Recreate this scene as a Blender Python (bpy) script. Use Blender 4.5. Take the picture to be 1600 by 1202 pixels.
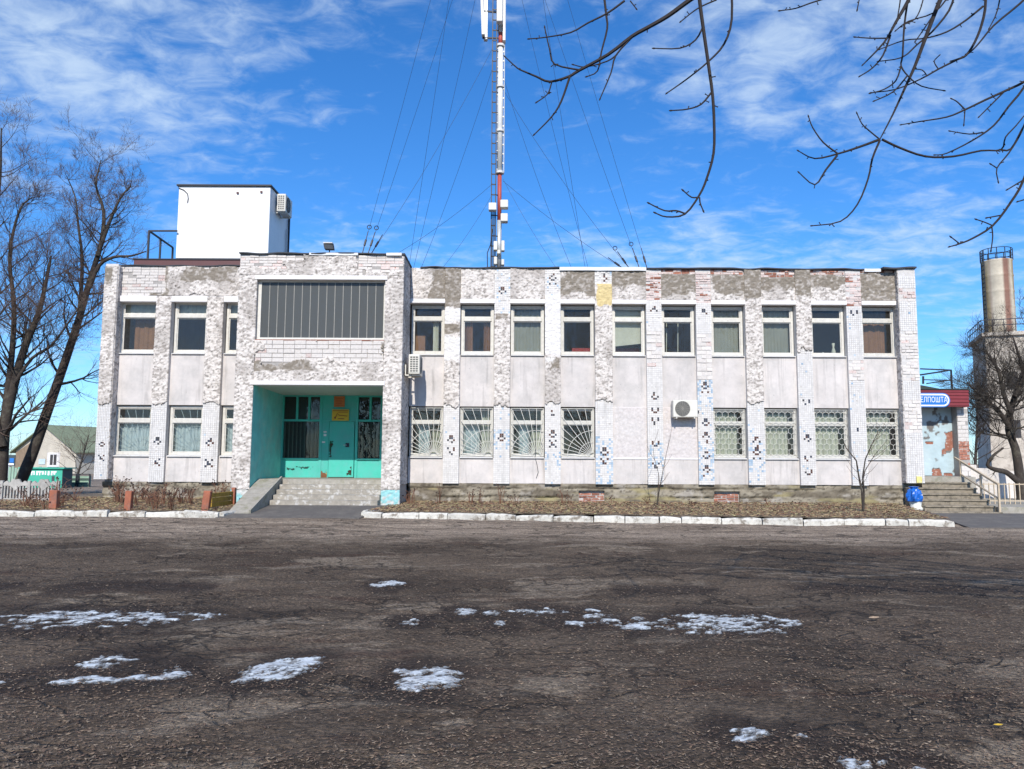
import bpy, bmesh, math, random
import numpy as np
from mathutils import Vector, Matrix

# ------------------------------------------------------------------ reset
for o in list(bpy.data.objects): bpy.data.objects.remove(o)
scene = bpy.context.scene
COL = scene.collection
R = math.radians
rnd = random.Random(7)

# ------------------------------------------------------------------ camera, sky, sun, exposure
EYE = 1.45
PITCH, ROLL = R(5.7), R(0.28)
FPX = 1209.0
cam_d = bpy.data.cameras.new('camera')
cam = bpy.data.objects.new('camera', cam_d); COL.objects.link(cam)
cam_d.sensor_width = 36.0
cam_d.lens = 36.0 * FPX / 1600.0
cam_d.clip_end = 9000.0
CAM_M = Matrix.Translation((0, 0, EYE)) @ Matrix.Rotation(R(90) + PITCH, 4, 'X') @ Matrix.Rotation(ROLL, 4, 'Z')
cam.matrix_world = CAM_M
scene.camera = cam

SUN_EL, SUN_AZ = R(36), R(3.0)         # azimuth: sun stands behind the viewer, a little to the left
sun_to = Vector((-math.sin(SUN_AZ) * math.cos(SUN_EL), -math.cos(SUN_AZ) * math.cos(SUN_EL), math.sin(SUN_EL)))
sd = bpy.data.lights.new('sun', 'SUN'); sd.energy = 4.4; sd.angle = R(0.53); sd.color = (1.0, 0.935, 0.835)
so = bpy.data.objects.new('sun', sd); COL.objects.link(so)
so.rotation_euler = (-sun_to).to_track_quat('-Z', 'Y').to_euler()

world = bpy.data.worlds.new('World'); scene.world = world; world.use_nodes = True
wn, wl = world.node_tree.nodes, world.node_tree.links
wn.clear()
def wnode(t, **k):
    n = wn.new(t)
    for a, v in k.items(): setattr(n, a, v)
    return n
w_out = wnode('ShaderNodeOutputWorld'); w_bg = wnode('ShaderNodeBackground'); w_bg.inputs['Strength'].default_value = 0.135
w_sky = wnode('ShaderNodeTexSky', sky_type='NISHITA', sun_disc=False, sun_elevation=SUN_EL, sun_rotation=R(180) + SUN_AZ,
              altitude=150.0, air_density=1.0, dust_density=0.35, ozone_density=3.0)
w_hs = wnode('ShaderNodeHueSaturation'); w_hs.inputs['Saturation'].default_value = 1.12; w_hs.inputs['Value'].default_value = 1.0
w_tint = wnode('ShaderNodeMix', data_type='RGBA', blend_type='MULTIPLY'); w_tint.inputs[0].default_value = 1.0; w_tint.inputs[7].default_value = (0.70, 0.94, 1.24, 1)
wl.new(w_sky.outputs[0], w_tint.inputs[6]); wl.new(w_tint.outputs[2], w_hs.inputs['Color'])
w_tc = wnode('ShaderNodeTexCoord'); w_sep = wnode('ShaderNodeSeparateXYZ'); wl.new(w_tc.outputs['Generated'], w_sep.inputs[0])
def wmath(op, a, b=None):
    n = wnode('ShaderNodeMath', operation=op)
    for i, v in enumerate((a, b)):
        if v is None: continue
        if isinstance(v, (int, float)): n.inputs[i].default_value = v
        else: wl.new(v, n.inputs[i])
    return n.outputs[0]
w_den = wmath('ADD', wmath('MAXIMUM', w_sep.outputs[2], 0.0), 0.16)
w_cmb = wnode('ShaderNodeCombineXYZ')
wl.new(wmath('DIVIDE', w_sep.outputs[0], w_den), w_cmb.inputs[0]); wl.new(wmath('DIVIDE', w_sep.outputs[1], w_den), w_cmb.inputs[1])
def wnoise(scale, det, rough, loc, sc=(1, 1, 1), rot=0.0, dist=0.0):
    m = wnode('ShaderNodeMapping'); m.inputs['Location'].default_value = loc; m.inputs['Scale'].default_value = sc
    m.inputs['Rotation'].default_value = (0, 0, rot)
    wl.new(w_cmb.outputs[0], m.inputs['Vector'])
    n = wnode('ShaderNodeTexNoise'); n.inputs['Scale'].default_value = scale; n.inputs['Detail'].default_value = det
    n.inputs['Roughness'].default_value = rough; n.inputs['Distortion'].default_value = dist
    wl.new(m.outputs[0], n.inputs['Vector']); return n.outputs['Fac']
c_big = wnoise(0.75, 2.0, 0.5, (1.1, -4.0, 0.0))
c_fine = wnoise(3.4, 9.0, 0.60, (4.4, 1.1, 0.0), (1.0, 1.25, 1.0), R(-35), 0.25)
c_cell = wnoise(11.0, 5.0, 0.6, (5.0, 0.3, 0.0), (1.0, 1.35, 1.0), R(25), 0.5)
c_sum = wmath('ADD', wmath('ADD', wmath('MULTIPLY', c_big, 1.2), wmath('MULTIPLY', c_fine, 0.55)), wmath('MULTIPLY', c_cell, 0.62))
w_mr = wnode('ShaderNodeMapRange', interpolation_type='SMOOTHSTEP')
w_mr.inputs['From Min'].default_value = 1.09; w_mr.inputs['From Max'].default_value = 1.52; w_mr.inputs['To Max'].default_value = 0.74
wl.new(c_sum, w_mr.inputs['Value'])
w_fade = wnode('ShaderNodeMapRange'); w_fade.inputs['From Min'].default_value = 0.02; w_fade.inputs['From Max'].default_value = 0.16
wl.new(w_sep.outputs[2], w_fade.inputs['Value'])
w_fac = wmath('MULTIPLY', w_mr.outputs[0], w_fade.outputs[0])
w_mix = wnode('ShaderNodeMix', data_type='RGBA')
wl.new(w_fac, w_mix.inputs[0]); wl.new(w_hs.outputs[0], w_mix.inputs[6]); w_mix.inputs[7].default_value = (4.6, 5.6, 6.7, 1)
wl.new(w_mix.outputs[2], w_bg.inputs['Color']); wl.new(w_bg.outputs[0], w_out.inputs['Surface'])

scene.view_settings.view_transform = 'Standard'; scene.view_settings.look = 'None'
scene.view_settings.exposure = 0.2; scene.view_settings.gamma = 1.0; scene.view_settings.use_curve_mapping = False

# ------------------------------------------------------------------ surveying helpers
def U(px, py, Y):
    """point of the vertical plane at distance Y that lies on a sight line of the survey photo"""
    d = CAM_M.to_3x3() @ Vector(((px - 800) / FPX, (601 - py) / FPX, -1.0))
    t = Y / d.y
    return Vector((d.x * t, Y, EYE + d.z * t))
def G(px, py, z=0.0):
    """point of the level z on a sight line"""
    d = CAM_M.to_3x3() @ Vector(((px - 800) / FPX, (601 - py) / FPX, -1.0))
    t = (z - EYE) / d.z
    return Vector((d.x * t, d.y * t, z))

# ------------------------------------------------------------------ numpy noise
_tab = np.random.RandomState(11).rand(256, 256)
def vnoise(x, y, seed=0):
    x = np.asarray(x, float) + seed * 17.31; y = np.asarray(y, float) + seed * 9.77
    xi = np.floor(x).astype(int); yi = np.floor(y).astype(int)
    fx = x - xi; fy = y - yi
    fx = fx * fx * (3 - 2 * fx); fy = fy * fy * (3 - 2 * fy)
    a = _tab[xi % 256, yi % 256]; b = _tab[(xi + 1) % 256, yi % 256]
    c = _tab[xi % 256, (yi + 1) % 256]; d = _tab[(xi + 1) % 256, (yi + 1) % 256]
    return (a * (1 - fx) + b * fx) * (1 - fy) + (c * (1 - fx) + d * fx) * fy
def fbm(x, y, seed=0, oct=4, gain=0.5):
    s = 0; a = 1; n = 0
    for k in range(oct):
        s = s + a * vnoise(x * 2 ** k, y * 2 ** k, seed + k * 3); n += a; a *= gain
    return s / n

# ------------------------------------------------------------------ materials
def new_mat(name):
    m = bpy.data.materials.new(name); m.use_nodes = True
    return m, m.node_tree.nodes, m.node_tree.links, m.node_tree.nodes['Principled BSDF']
def mat(name, color, rough=0.85, var=0.25, scale=6.0, bump=0.3, bscale=60.0, metal=0.0, obj_var=0.0, color2=None, c2scale=1.5, c2lo=0.5, c2hi=0.62, attr=False, spec=0.5, bdist=0.01, streak=0.0):
    m, n, l, p = new_mat(name)
    p.inputs['Roughness'].default_value = rough; p.inputs['Metallic'].default_value = metal
    p.inputs['Specular IOR Level'].default_value = spec
    tc = n.new('ShaderNodeTexCoord'); geo = n.new('ShaderNodeNewGeometry'); pos = geo.outputs['Position']
    nz = n.new('ShaderNodeTexNoise'); nz.inputs['Scale'].default_value = scale; nz.inputs['Detail'].default_value = 6; nz.inputs['Roughness'].default_value = 0.65
    l.new(pos, nz.inputs['Vector'])
    if attr:
        a = n.new('ShaderNodeAttribute'); a.attribute_name = 'Col'; base = a.outputs['Color']
    else:
        rgb = n.new('ShaderNodeRGB'); rgb.outputs[0].default_value = (*color, 1); base = rgb.outputs[0]
    if color2 is not None:
        n2 = n.new('ShaderNodeTexNoise'); n2.inputs['Scale'].default_value = c2scale; n2.inputs['Detail'].default_value = 8; n2.inputs['Roughness'].default_value = 0.7
        l.new(pos, n2.inputs['Vector'])
        mr = n.new('ShaderNodeMapRange'); mr.inputs['From Min'].default_value = c2lo; mr.inputs['From Max'].default_value = c2hi; l.new(n2.outputs['Fac'], mr.inputs['Value'])
        mx = n.new('ShaderNodeMix'); mx.data_type = 'RGBA'; l.new(mr.outputs[0], mx.inputs[0]); l.new(base, mx.inputs[6]); mx.inputs[7].default_value = (*color2, 1)
        base = mx.outputs[2]
    mv = n.new('ShaderNodeMapRange'); mv.inputs['From Min'].default_value = 0.25; mv.inputs['From Max'].default_value = 0.75
    mv.inputs['To Min'].default_value = 1 - var; mv.inputs['To Max'].default_value = 1 + var * 0.6
    l.new(nz.outputs['Fac'], mv.inputs['Value']); val = mv.outputs[0]
    if obj_var:
        oi = n.new('ShaderNodeObjectInfo'); mo = n.new('ShaderNodeMapRange'); mo.inputs['To Min'].default_value = 1 - obj_var; mo.inputs['To Max'].default_value = 1 + obj_var
        l.new(oi.outputs['Random'], mo.inputs['Value'])
        mm = n.new('ShaderNodeMath'); mm.operation = 'MULTIPLY'; l.new(val, mm.inputs[0]); l.new(mo.outputs[0], mm.inputs[1]); val = mm.outputs[0]
    if streak:
        mp = n.new('ShaderNodeMapping'); mp.inputs['Scale'].default_value = (7.0, 7.0, 0.55); l.new(pos, mp.inputs['Vector'])
        ns_ = n.new('ShaderNodeTexNoise'); ns_.inputs['Scale'].default_value = 1.0; ns_.inputs['Detail'].default_value = 5; ns_.inputs['Roughness'].default_value = 0.6; l.new(mp.outputs[0], ns_.inputs['Vector'])
        ms_ = n.new('ShaderNodeMapRange'); ms_.inputs['From Min'].default_value = 0.55; ms_.inputs['From Max'].default_value = 0.78; ms_.inputs['To Min'].default_value = 1.0; ms_.inputs['To Max'].default_value = 1 - streak; l.new(ns_.outputs['Fac'], ms_.inputs['Value'])
        sp_ = n.new('ShaderNodeTexNoise'); sp_.inputs['Scale'].default_value = 16.0; sp_.inputs['Detail'].default_value = 3; l.new(pos, sp_.inputs['Vector'])
        mp2 = n.new('ShaderNodeMapRange'); mp2.inputs['From Min'].default_value = 0.69; mp2.inputs['From Max'].default_value = 0.76; mp2.inputs['To Min'].default_value = 1.0; mp2.inputs['To Max'].default_value = 0.6; l.new(sp_.outputs['Fac'], mp2.inputs['Value'])
        mm1 = n.new('ShaderNodeMath'); mm1.operation = 'MULTIPLY'; l.new(ms_.outputs[0], mm1.inputs[0]); l.new(mp2.outputs[0], mm1.inputs[1])
        mm2 = n.new('ShaderNodeMath'); mm2.operation = 'MULTIPLY'; l.new(val, mm2.inputs[0]); l.new(mm1.outputs[0], mm2.inputs[1]); val = mm2.outputs[0]
    vm = n.new('ShaderNodeVectorMath'); vm.operation = 'SCALE'; l.new(base, vm.inputs[0]); l.new(val, vm.inputs['Scale'])
    l.new(vm.outputs[0], p.inputs['Base Color'])
    if bump:
        nb = n.new('ShaderNodeTexNoise'); nb.inputs['Scale'].default_value = bscale; nb.inputs['Detail'].default_value = 4
        l.new(pos, nb.inputs['Vector'])
        b = n.new('ShaderNodeBump'); b.inputs['Strength'].default_value = bump; b.inputs['Distance'].default_value = bdist
        l.new(nb.outputs['Fac'], b.inputs['Height']); l.new(b.outputs[0], p.inputs['Normal'])
    return m
M = {}
M['plaster'] = mat('rough_plaster', (0.6, 0.56, 0.55), 0.95, 0.22, 14, 0.55, 55, attr=True, spec=0.2)
M['panel'] = mat('smooth_panel_paint', (0.60, 0.56, 0.54), 0.9, 0.16, 2.2, 0.35, 40, obj_var=0.05, color2=(0.50, 0.475, 0.46), c2scale=1.6, c2lo=0.44, c2hi=0.66, spec=0.25, streak=0.35)
M['substrate'] = mat('grey_render', (0.40, 0.375, 0.36), 0.95, 0.3, 7, 0.6, 45, color2=(0.58, 0.55, 0.54), c2scale=4, spec=0.2)
M['tile'] = mat('glazed_tile', (0.7, 0.7, 0.72), 0.5, 0.14, 8, 0.05, 60, attr=True, spec=0.3, streak=0.2)
M['tile_bed'] = mat('tile_bed', (0.58, 0.56, 0.545), 0.95, 0.2, 12, 0.4, 60)
M['mortar'] = mat('tile_mortar', (0.36, 0.34, 0.325), 0.95, 0.2, 12, 0.4, 60)
M['brick_white'] = mat('white_painted_brick', (0.66, 0.62, 0.59), 0.9, 0.2, 18, 0.5, 60, obj_var=0.10, color2=(0.40, 0.34, 0.28), c2scale=9, c2lo=0.60, c2hi=0.70)
M['brick_pink'] = mat('whitewashed_red_brick', (0.62, 0.52, 0.49), 0.9, 0.2, 18, 0.5, 60, obj_var=0.12, color2=(0.36, 0.13, 0.085), c2scale=11, c2lo=0.55, c2hi=0.64)
M['brick_red'] = mat('red_brick', (0.33, 0.135, 0.09), 0.9, 0.35, 16, 0.5, 60, obj_var=0.3, color2=(0.55, 0.47, 0.43), c2scale=9, c2lo=0.54, c2hi=0.64)
M['white'] = mat('white_paint', (0.74, 0.72, 0.72), 0.75, 0.12, 5, 0.2, 40, color2=(0.55, 0.53, 0.52), c2scale=5, c2lo=0.6, c2hi=0.72)
M['frame'] = mat('old_cream_window_paint', (0.60, 0.58, 0.53), 0.6, 0.18, 9, 0.15, 50, obj_var=0.08, color2=(0.42, 0.38, 0.32), c2scale=10, c2lo=0.6, c2hi=0.7)
M['frame_dirty'] = mat('peeling_window_paint', (0.56, 0.55, 0.51), 0.7, 0.25, 12, 0.3, 50, color2=(0.33, 0.30, 0.25), c2scale=12, c2lo=0.55, c2hi=0.66)
M['sill'] = mat('metal_sill', (0.62, 0.61, 0.60), 0.55, 0.2, 6, 0.1, 40)
M['plinth'] = mat('plinth_render', (0.30, 0.27, 0.225), 0.95, 0.35, 5, 0.7, 35, attr=True, spec=0.2)
M['bitumen'] = mat('bitumen_felt', (0.045, 0.05, 0.06), 0.8, 0.3, 5, 0.3, 40)
M['flash'] = mat('pale_flashing', (0.66, 0.68, 0.70), 0.5, 0.12, 5, 0.1, 40)
M['teal'] = mat('turquoise_paint', (0.055, 0.50, 0.41), 0.55, 0.16, 4, 0.15, 30, color2=(0.075, 0.42, 0.37), c2scale=2.0, c2lo=0.45, c2hi=0.6)
M['teal_wall'] = mat('turquoise_wall_paint', (0.20, 0.62, 0.57), 0.75, 0.2, 3, 0.4, 40, color2=(0.30, 0.60, 0.54), c2scale=1.2)
M['teal_old'] = mat('worn_turquoise_paint', (0.33, 0.60, 0.58), 0.85, 0.2, 6, 0.4, 40, color2=(0.52, 0.54, 0.51), c2scale=6, c2lo=0.5, c2hi=0.6)
M['ceiling'] = mat('porch_ceiling_paint', (0.45, 0.50, 0.45), 0.9, 0.12, 3, 0.2, 40)
M['concrete'] = mat('worn_concrete', (0.36, 0.335, 0.29), 0.95, 0.3, 7, 0.6, 40, color2=(0.25, 0.24, 0.17), c2scale=2.5, c2lo=0.5, c2hi=0.65)
M['step'] = mat('worn_step_concrete', (0.33, 0.30, 0.255), 0.95, 0.35, 8, 0.7, 35, color2=(0.52, 0.50, 0.47), c2scale=6, c2lo=0.53, c2hi=0.60)
M['old_step'] = mat('brown_worn_steps', (0.27, 0.23, 0.175), 0.95, 0.4, 8, 0.7, 35, color2=(0.14, 0.12, 0.09), c2scale=5, c2lo=0.5, c2hi=0.62)
M['kerb'] = mat('whitewashed_kerb', (0.58, 0.56, 0.51), 0.9, 0.3, 7, 0.8, 30, obj_var=0.10, color2=(0.23, 0.20, 0.165), c2scale=5, c2lo=0.51, c2hi=0.62)
M['asphalt'] = mat('apron_asphalt', (0.115, 0.105, 0.098), 0.95, 0.25, 9, 0.6, 70, color2=(0.16, 0.145, 0.13), c2scale=1.6)
M['soil'] = mat('bed_soil', (0.17, 0.125, 0.085), 1.0, 0.4, 9, 1.0, 40, color2=(0.27, 0.21, 0.13), c2scale=3, bdist=0.03)
M['dry'] = mat('dry_stalks', (0.16, 0.075, 0.045), 0.9, 0.3, 20, 0.0, obj_var=0.25)
M['dry_head'] = mat('dead_flower_heads', (0.055, 0.035, 0.03), 0.95, 0.3, 20, 0.0)
M['leaf'] = mat('fallen_leaves', (0.24, 0.17, 0.115), 0.85, 0.3, 30, 0.0, attr=True)
M['bark'] = mat('dark_bark', (0.046, 0.036, 0.030), 0.95, 0.4, 12, 0.8, 30, color2=(0.085, 0.075, 0.058), c2scale=4, bdist=0.02)
M['twig'] = mat('twig_bark', (0.105, 0.068, 0.052), 0.9, 0.3, 3, 0.0)
M['branch'] = mat('young_branch_bark', (0.022, 0.016, 0.016), 0.85, 0.3, 15, 0.3, 60)
M['snow'] = mat('old_snow', (0.58, 0.63, 0.67), 0.6, 0.25, 12, 0.6, 50, color2=(0.20, 0.185, 0.17), c2scale=11, c2lo=0.48, c2hi=0.66)
M['cabin'] = mat('white_sheet_steel', (0.80, 0.80, 0.80), 0.5, 0.06, 1.5, 0.0, streak=0.12)
M['maroon'] = mat('maroon_fascia', (0.105, 0.035, 0.035), 0.5, 0.15, 4, 0.05, 40)
M['dark_steel'] = mat('dark_painted_steel', (0.018, 0.02, 0.03), 0.55, 0.2, 10, 0.05)
M['galv'] = mat('galvanised_steel', (0.52, 0.54, 0.56), 0.45, 0.15, 12, 0.05, metal=0.3)
M['mast_white'] = mat('white_mast_paint', (0.66, 0.66, 0.65), 0.5, 0.12, 8, 0.05)
M['mast_red'] = mat('red_mast_paint', (0.42, 0.075, 0.055), 0.6, 0.2, 8, 0.05)
M['ac'] = mat('aged_white_plastic', (0.66, 0.64, 0.58), 0.5, 0.1, 6, 0.05)
M['ac_dark'] = mat('dark_grille', (0.10, 0.10, 0.095), 0.6, 0.2, 12, 0.0)
M['ac_grille'] = mat('grey_fan_grille', (0.28, 0.27, 0.245), 0.6, 0.2, 12, 0.0)
M['grille'] = mat('white_window_bars', (0.66, 0.65, 0.60), 0.6, 0.2, 15, 0.0)
M['bars_dark'] = mat('teal_brown_bars', (0.10, 0.13, 0.11), 0.7, 0.3, 15, 0.0)
M['cur_blue'] = mat('pale_blue_curtain', (0.50, 0.62, 0.70), 0.9, 0.2, 4, 0.0)
M['cur_white'] = mat('pale_green_white_curtain', (0.56, 0.60, 0.54), 0.9, 0.15, 4, 0.0)
M['cur_grey'] = mat('grey_green_blind', (0.28, 0.31, 0.29), 0.9, 0.15, 3, 0.0)
M['cur_brown'] = mat('brown_curtain', (0.26, 0.14, 0.075), 0.9, 0.25, 5, 0.0)
M['cur_red'] = mat('red_cloth', (0.35, 0.05, 0.05), 0.9, 0.25, 5, 0.0)
M['room'] = mat('room_wall', (0.19, 0.145, 0.11), 0.95, 0.3, 2, 0.0)
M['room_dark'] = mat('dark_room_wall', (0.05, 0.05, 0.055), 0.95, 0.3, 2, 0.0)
M['orange'] = mat('orange_sign', (0.55, 0.16, 0.035), 0.6, 0.1, 8, 0.0)
M['yellow'] = mat('yellow_sign', (0.68, 0.42, 0.025), 0.6, 0.1, 8, 0.0)
M['sign_red'] = mat('sign_print', (0.30, 0.05, 0.02), 0.7, 0.1, 8, 0.0)
M['sign_blue'] = mat('blue_sign', (0.02, 0.17, 0.55), 0.45, 0.05, 8, 0.0)
M['sign_white'] = mat('sign_lettering', (0.82, 0.86, 0.90), 0.45, 0.05, 8, 0.0)
M['canopy'] = mat('red_ribbed_sheet', (0.21, 0.028, 0.035), 0.5, 0.15, 4, 0.05)
M['green_dark'] = mat('dark_green_sheet', (0.02, 0.035, 0.03), 0.6, 0.2, 5, 0.05)
M['blue_wall'] = mat('peeling_blue_paint', (0.30, 0.42, 0.48), 0.85, 0.15, 3, 0.3, 30, attr=True)
M['rail_cream'] = mat('cream_rail_paint', (0.52, 0.42, 0.30), 0.6, 0.25, 12, 0.1)
M['bag'] = mat('blue_plastic_bag', (0.01, 0.12, 0.50), 0.35, 0.15, 9, 0.2, 25)
M['urn'] = mat('white_urn', (0.66, 0.67, 0.64), 0.8, 0.15, 9, 0.2)
M['rust_post'] = mat('orange_red_post', (0.34, 0.115, 0.065), 0.85, 0.3, 9, 0.3, color2=(0.25, 0.12, 0.09), c2scale=5)
M['yellow_board'] = mat('yellow_old_board', (0.40, 0.24, 0.035), 0.8, 0.35, 7, 0.3, color2=(0.16, 0.09, 0.03), c2scale=6, c2lo=0.55, c2hi=0.65)
M['fence_grey'] = mat('grey_concrete_pickets', (0.40, 0.385, 0.36), 0.95, 0.3, 8, 0.4, 40, obj_var=0.1)
M['house_wall'] = mat('cream_house_render', (0.52, 0.475, 0.40), 0.95, 0.15, 1.2, 0.2)
M['house_board'] = mat('brown_gable_boards', (0.26, 0.19, 0.13), 0.9, 0.3, 3, 0.2)
M['roof_green'] = mat('mossy_green_slate', (0.20, 0.235, 0.15), 0.9, 0.3, 1.5, 0.2)
M['shed'] = mat('green_shed_paint', (0.05, 0.42, 0.30), 0.6, 0.15, 2, 0.05)
M['shed_dark'] = mat('dark_shed_end', (0.05, 0.075, 0.08), 0.7, 0.15, 2, 0.0)
M['pale_green'] = mat('pale_green_boards', (0.28, 0.42, 0.33), 0.8, 0.2, 3, 0.0)
M['tower_wall'] = mat('tower_brickwork', (0.56, 0.50, 0.43), 0.95, 0.3, 1.2, 0.4, color2=(0.38, 0.33, 0.28), c2scale=1.6)
M['tank'] = mat('rusty_cream_tank', (0.55, 0.46, 0.27), 0.6, 0.25, 1.5, 0.1, attr=True)
M['glass_strip'] = None

def thin_edges(m):
    n, l = m.node_tree.nodes, m.node_tree.links
    at = n.new('ShaderNodeAttribute'); at.attribute_name = 'Thick'
    geo = n.new('ShaderNodeNewGeometry'); nz = n.new('ShaderNodeTexNoise'); nz.inputs['Scale'].default_value = 30; nz.inputs['Detail'].default_value = 4; l.new(geo.outputs['Position'], nz.inputs['Vector'])
    ad = n.new('ShaderNodeMath'); ad.operation = 'MULTIPLY_ADD'; ad.inputs[1].default_value = 2.6; ad.inputs[2].default_value = -1.3; l.new(nz.outputs['Fac'], ad.inputs[0])
    sm = n.new('ShaderNodeMath'); sm.operation = 'ADD'; l.new(ad.outputs[0], sm.inputs[0]); l.new(at.outputs['Fac'], sm.inputs[1])
    mr = n.new('ShaderNodeMapRange'); mr.inputs['From Min'].default_value = 0.0; mr.inputs['From Max'].default_value = 1.1; mr.inputs['To Min'].default_value = 0.12; mr.inputs['To Max'].default_value = 0.97; l.new(sm.outputs[0], mr.inputs['Value'])
    tr = n.new('ShaderNodeBsdfTransparent'); mx = n.new('ShaderNodeMixShader'); l.new(mr.outputs[0], mx.inputs[0]); l.new(tr.outputs[0], mx.inputs[1]); l.new(n['Principled BSDF'].outputs[0], mx.inputs[2])
    l.new(mx.outputs[0], n['Material Output'].inputs['Surface'])
thin_edges(M['snow'])
def glass(name, tint=(0.78, 0.78, 0.73), ior=1.5, rough=0.0, diff=0.0, dcol=(0.3, 0.33, 0.33), wave=0.006):
    m, n, l, p = new_mat(name); n.remove(p)
    out = n['Material Output']
    tr = n.new('ShaderNodeBsdfTransparent'); tr.inputs[0].default_value = (*tint, 1)
    gl = n.new('ShaderNodeBsdfGlossy'); gl.inputs['Roughness'].default_value = rough
    lw = n.new('ShaderNodeLayerWeight'); lw.inputs['Blend'].default_value = 0.5
    pw_ = n.new('ShaderNodeMath'); pw_.operation = 'POWER'; pw_.inputs[1].default_value = 4.0; l.new(lw.outputs['Facing'], pw_.inputs[0])
    r0 = ((ior - 1) / (ior + 1)) ** 2 * 1.3
    fr = n.new('ShaderNodeMath'); fr.operation = 'MULTIPLY_ADD'; fr.inputs[1].default_value = 1 - r0; fr.inputs[2].default_value = r0; l.new(pw_.outputs[0], fr.inputs[0])
    if wave:
        geo = n.new('ShaderNodeNewGeometry'); nz = n.new('ShaderNodeTexNoise'); nz.inputs['Scale'].default_value = 2.2; l.new(geo.outputs['Position'], nz.inputs['Vector'])
        b = n.new('ShaderNodeBump'); b.inputs['Strength'].default_value = 1.0; b.inputs['Distance'].default_value = wave; l.new(nz.outputs['Fac'], b.inputs['Height'])
        l.new(b.outputs[0], gl.inputs['Normal'])
    m1 = n.new('ShaderNodeMixShader'); l.new(fr.outputs[0], m1.inputs[0]); l.new(tr.outputs[0], m1.inputs[1]); l.new(gl.outputs[0], m1.inputs[2])
    res = m1.outputs[0]
    if diff:
        df = n.new('ShaderNodeBsdfDiffuse'); df.inputs[0].default_value = (*dcol, 1)
        m2 = n.new('ShaderNodeMixShader'); m2.inputs[0].default_value = diff; l.new(res, m2.inputs[1]); l.new(df.outputs[0], m2.inputs[2]); res = m2.outputs[0]
    l.new(res, out.inputs['Surface']); return m
M['glass'] = glass('window_glass', ior=1.5, diff=0.04, dcol=(0.45, 0.44, 0.40))
M['glass_strip'] = glass('channel_glass', (0.35, 0.38, 0.38), 1.5, 0.12, 0.6, (0.135, 0.14, 0.135), 0.01)

# ------------------------------------------------------------------ mesh helpers
def tag(o, label=None, cat=None, group=None, kind=None):
    if label: o['label'] = label
    if cat: o['category'] = cat
    if group: o['group'] = group
    if kind: o['kind'] = kind
    return o
def empty(name, loc=(0, 0, 0), parent=None):
    o = bpy.data.objects.new(name, None); COL.objects.link(o); o.empty_display_size = 0.2
    if parent is not None:
        o.parent = parent; o.matrix_parent_inverse = parent_inv(parent)
    o.location = loc
    return o
_inv = {}
def world_of(o):
    m = Matrix.LocRotScale(o.location, o.rotation_euler, o.scale)
    return world_of(o.parent) @ o.matrix_parent_inverse @ m if o.parent else m
def parent_inv(p): return world_of(p).inverted()
def link(name, me, m, parent=None, smooth=False):
    o = bpy.data.objects.new(name, me); COL.objects.link(o)
    if m is not None and not me.materials: me.materials.append(m)
    if parent is not None:
        o.parent = parent; o.matrix_parent_inverse = parent_inv(parent)
    if smooth: me.polygons.foreach_set('use_smooth', [True] * len(me.polygons))
    return o
def set_col(me, cols):
    a = me.color_attributes.new('Col', 'FLOAT_COLOR', 'POINT')
    c = np.ones((len(me.vertices), 4), np.float32); c[:, :3] = np.asarray(cols, np.float32).reshape(-1, 3)
    a.data.foreach_set('color', c.ravel())
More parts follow.
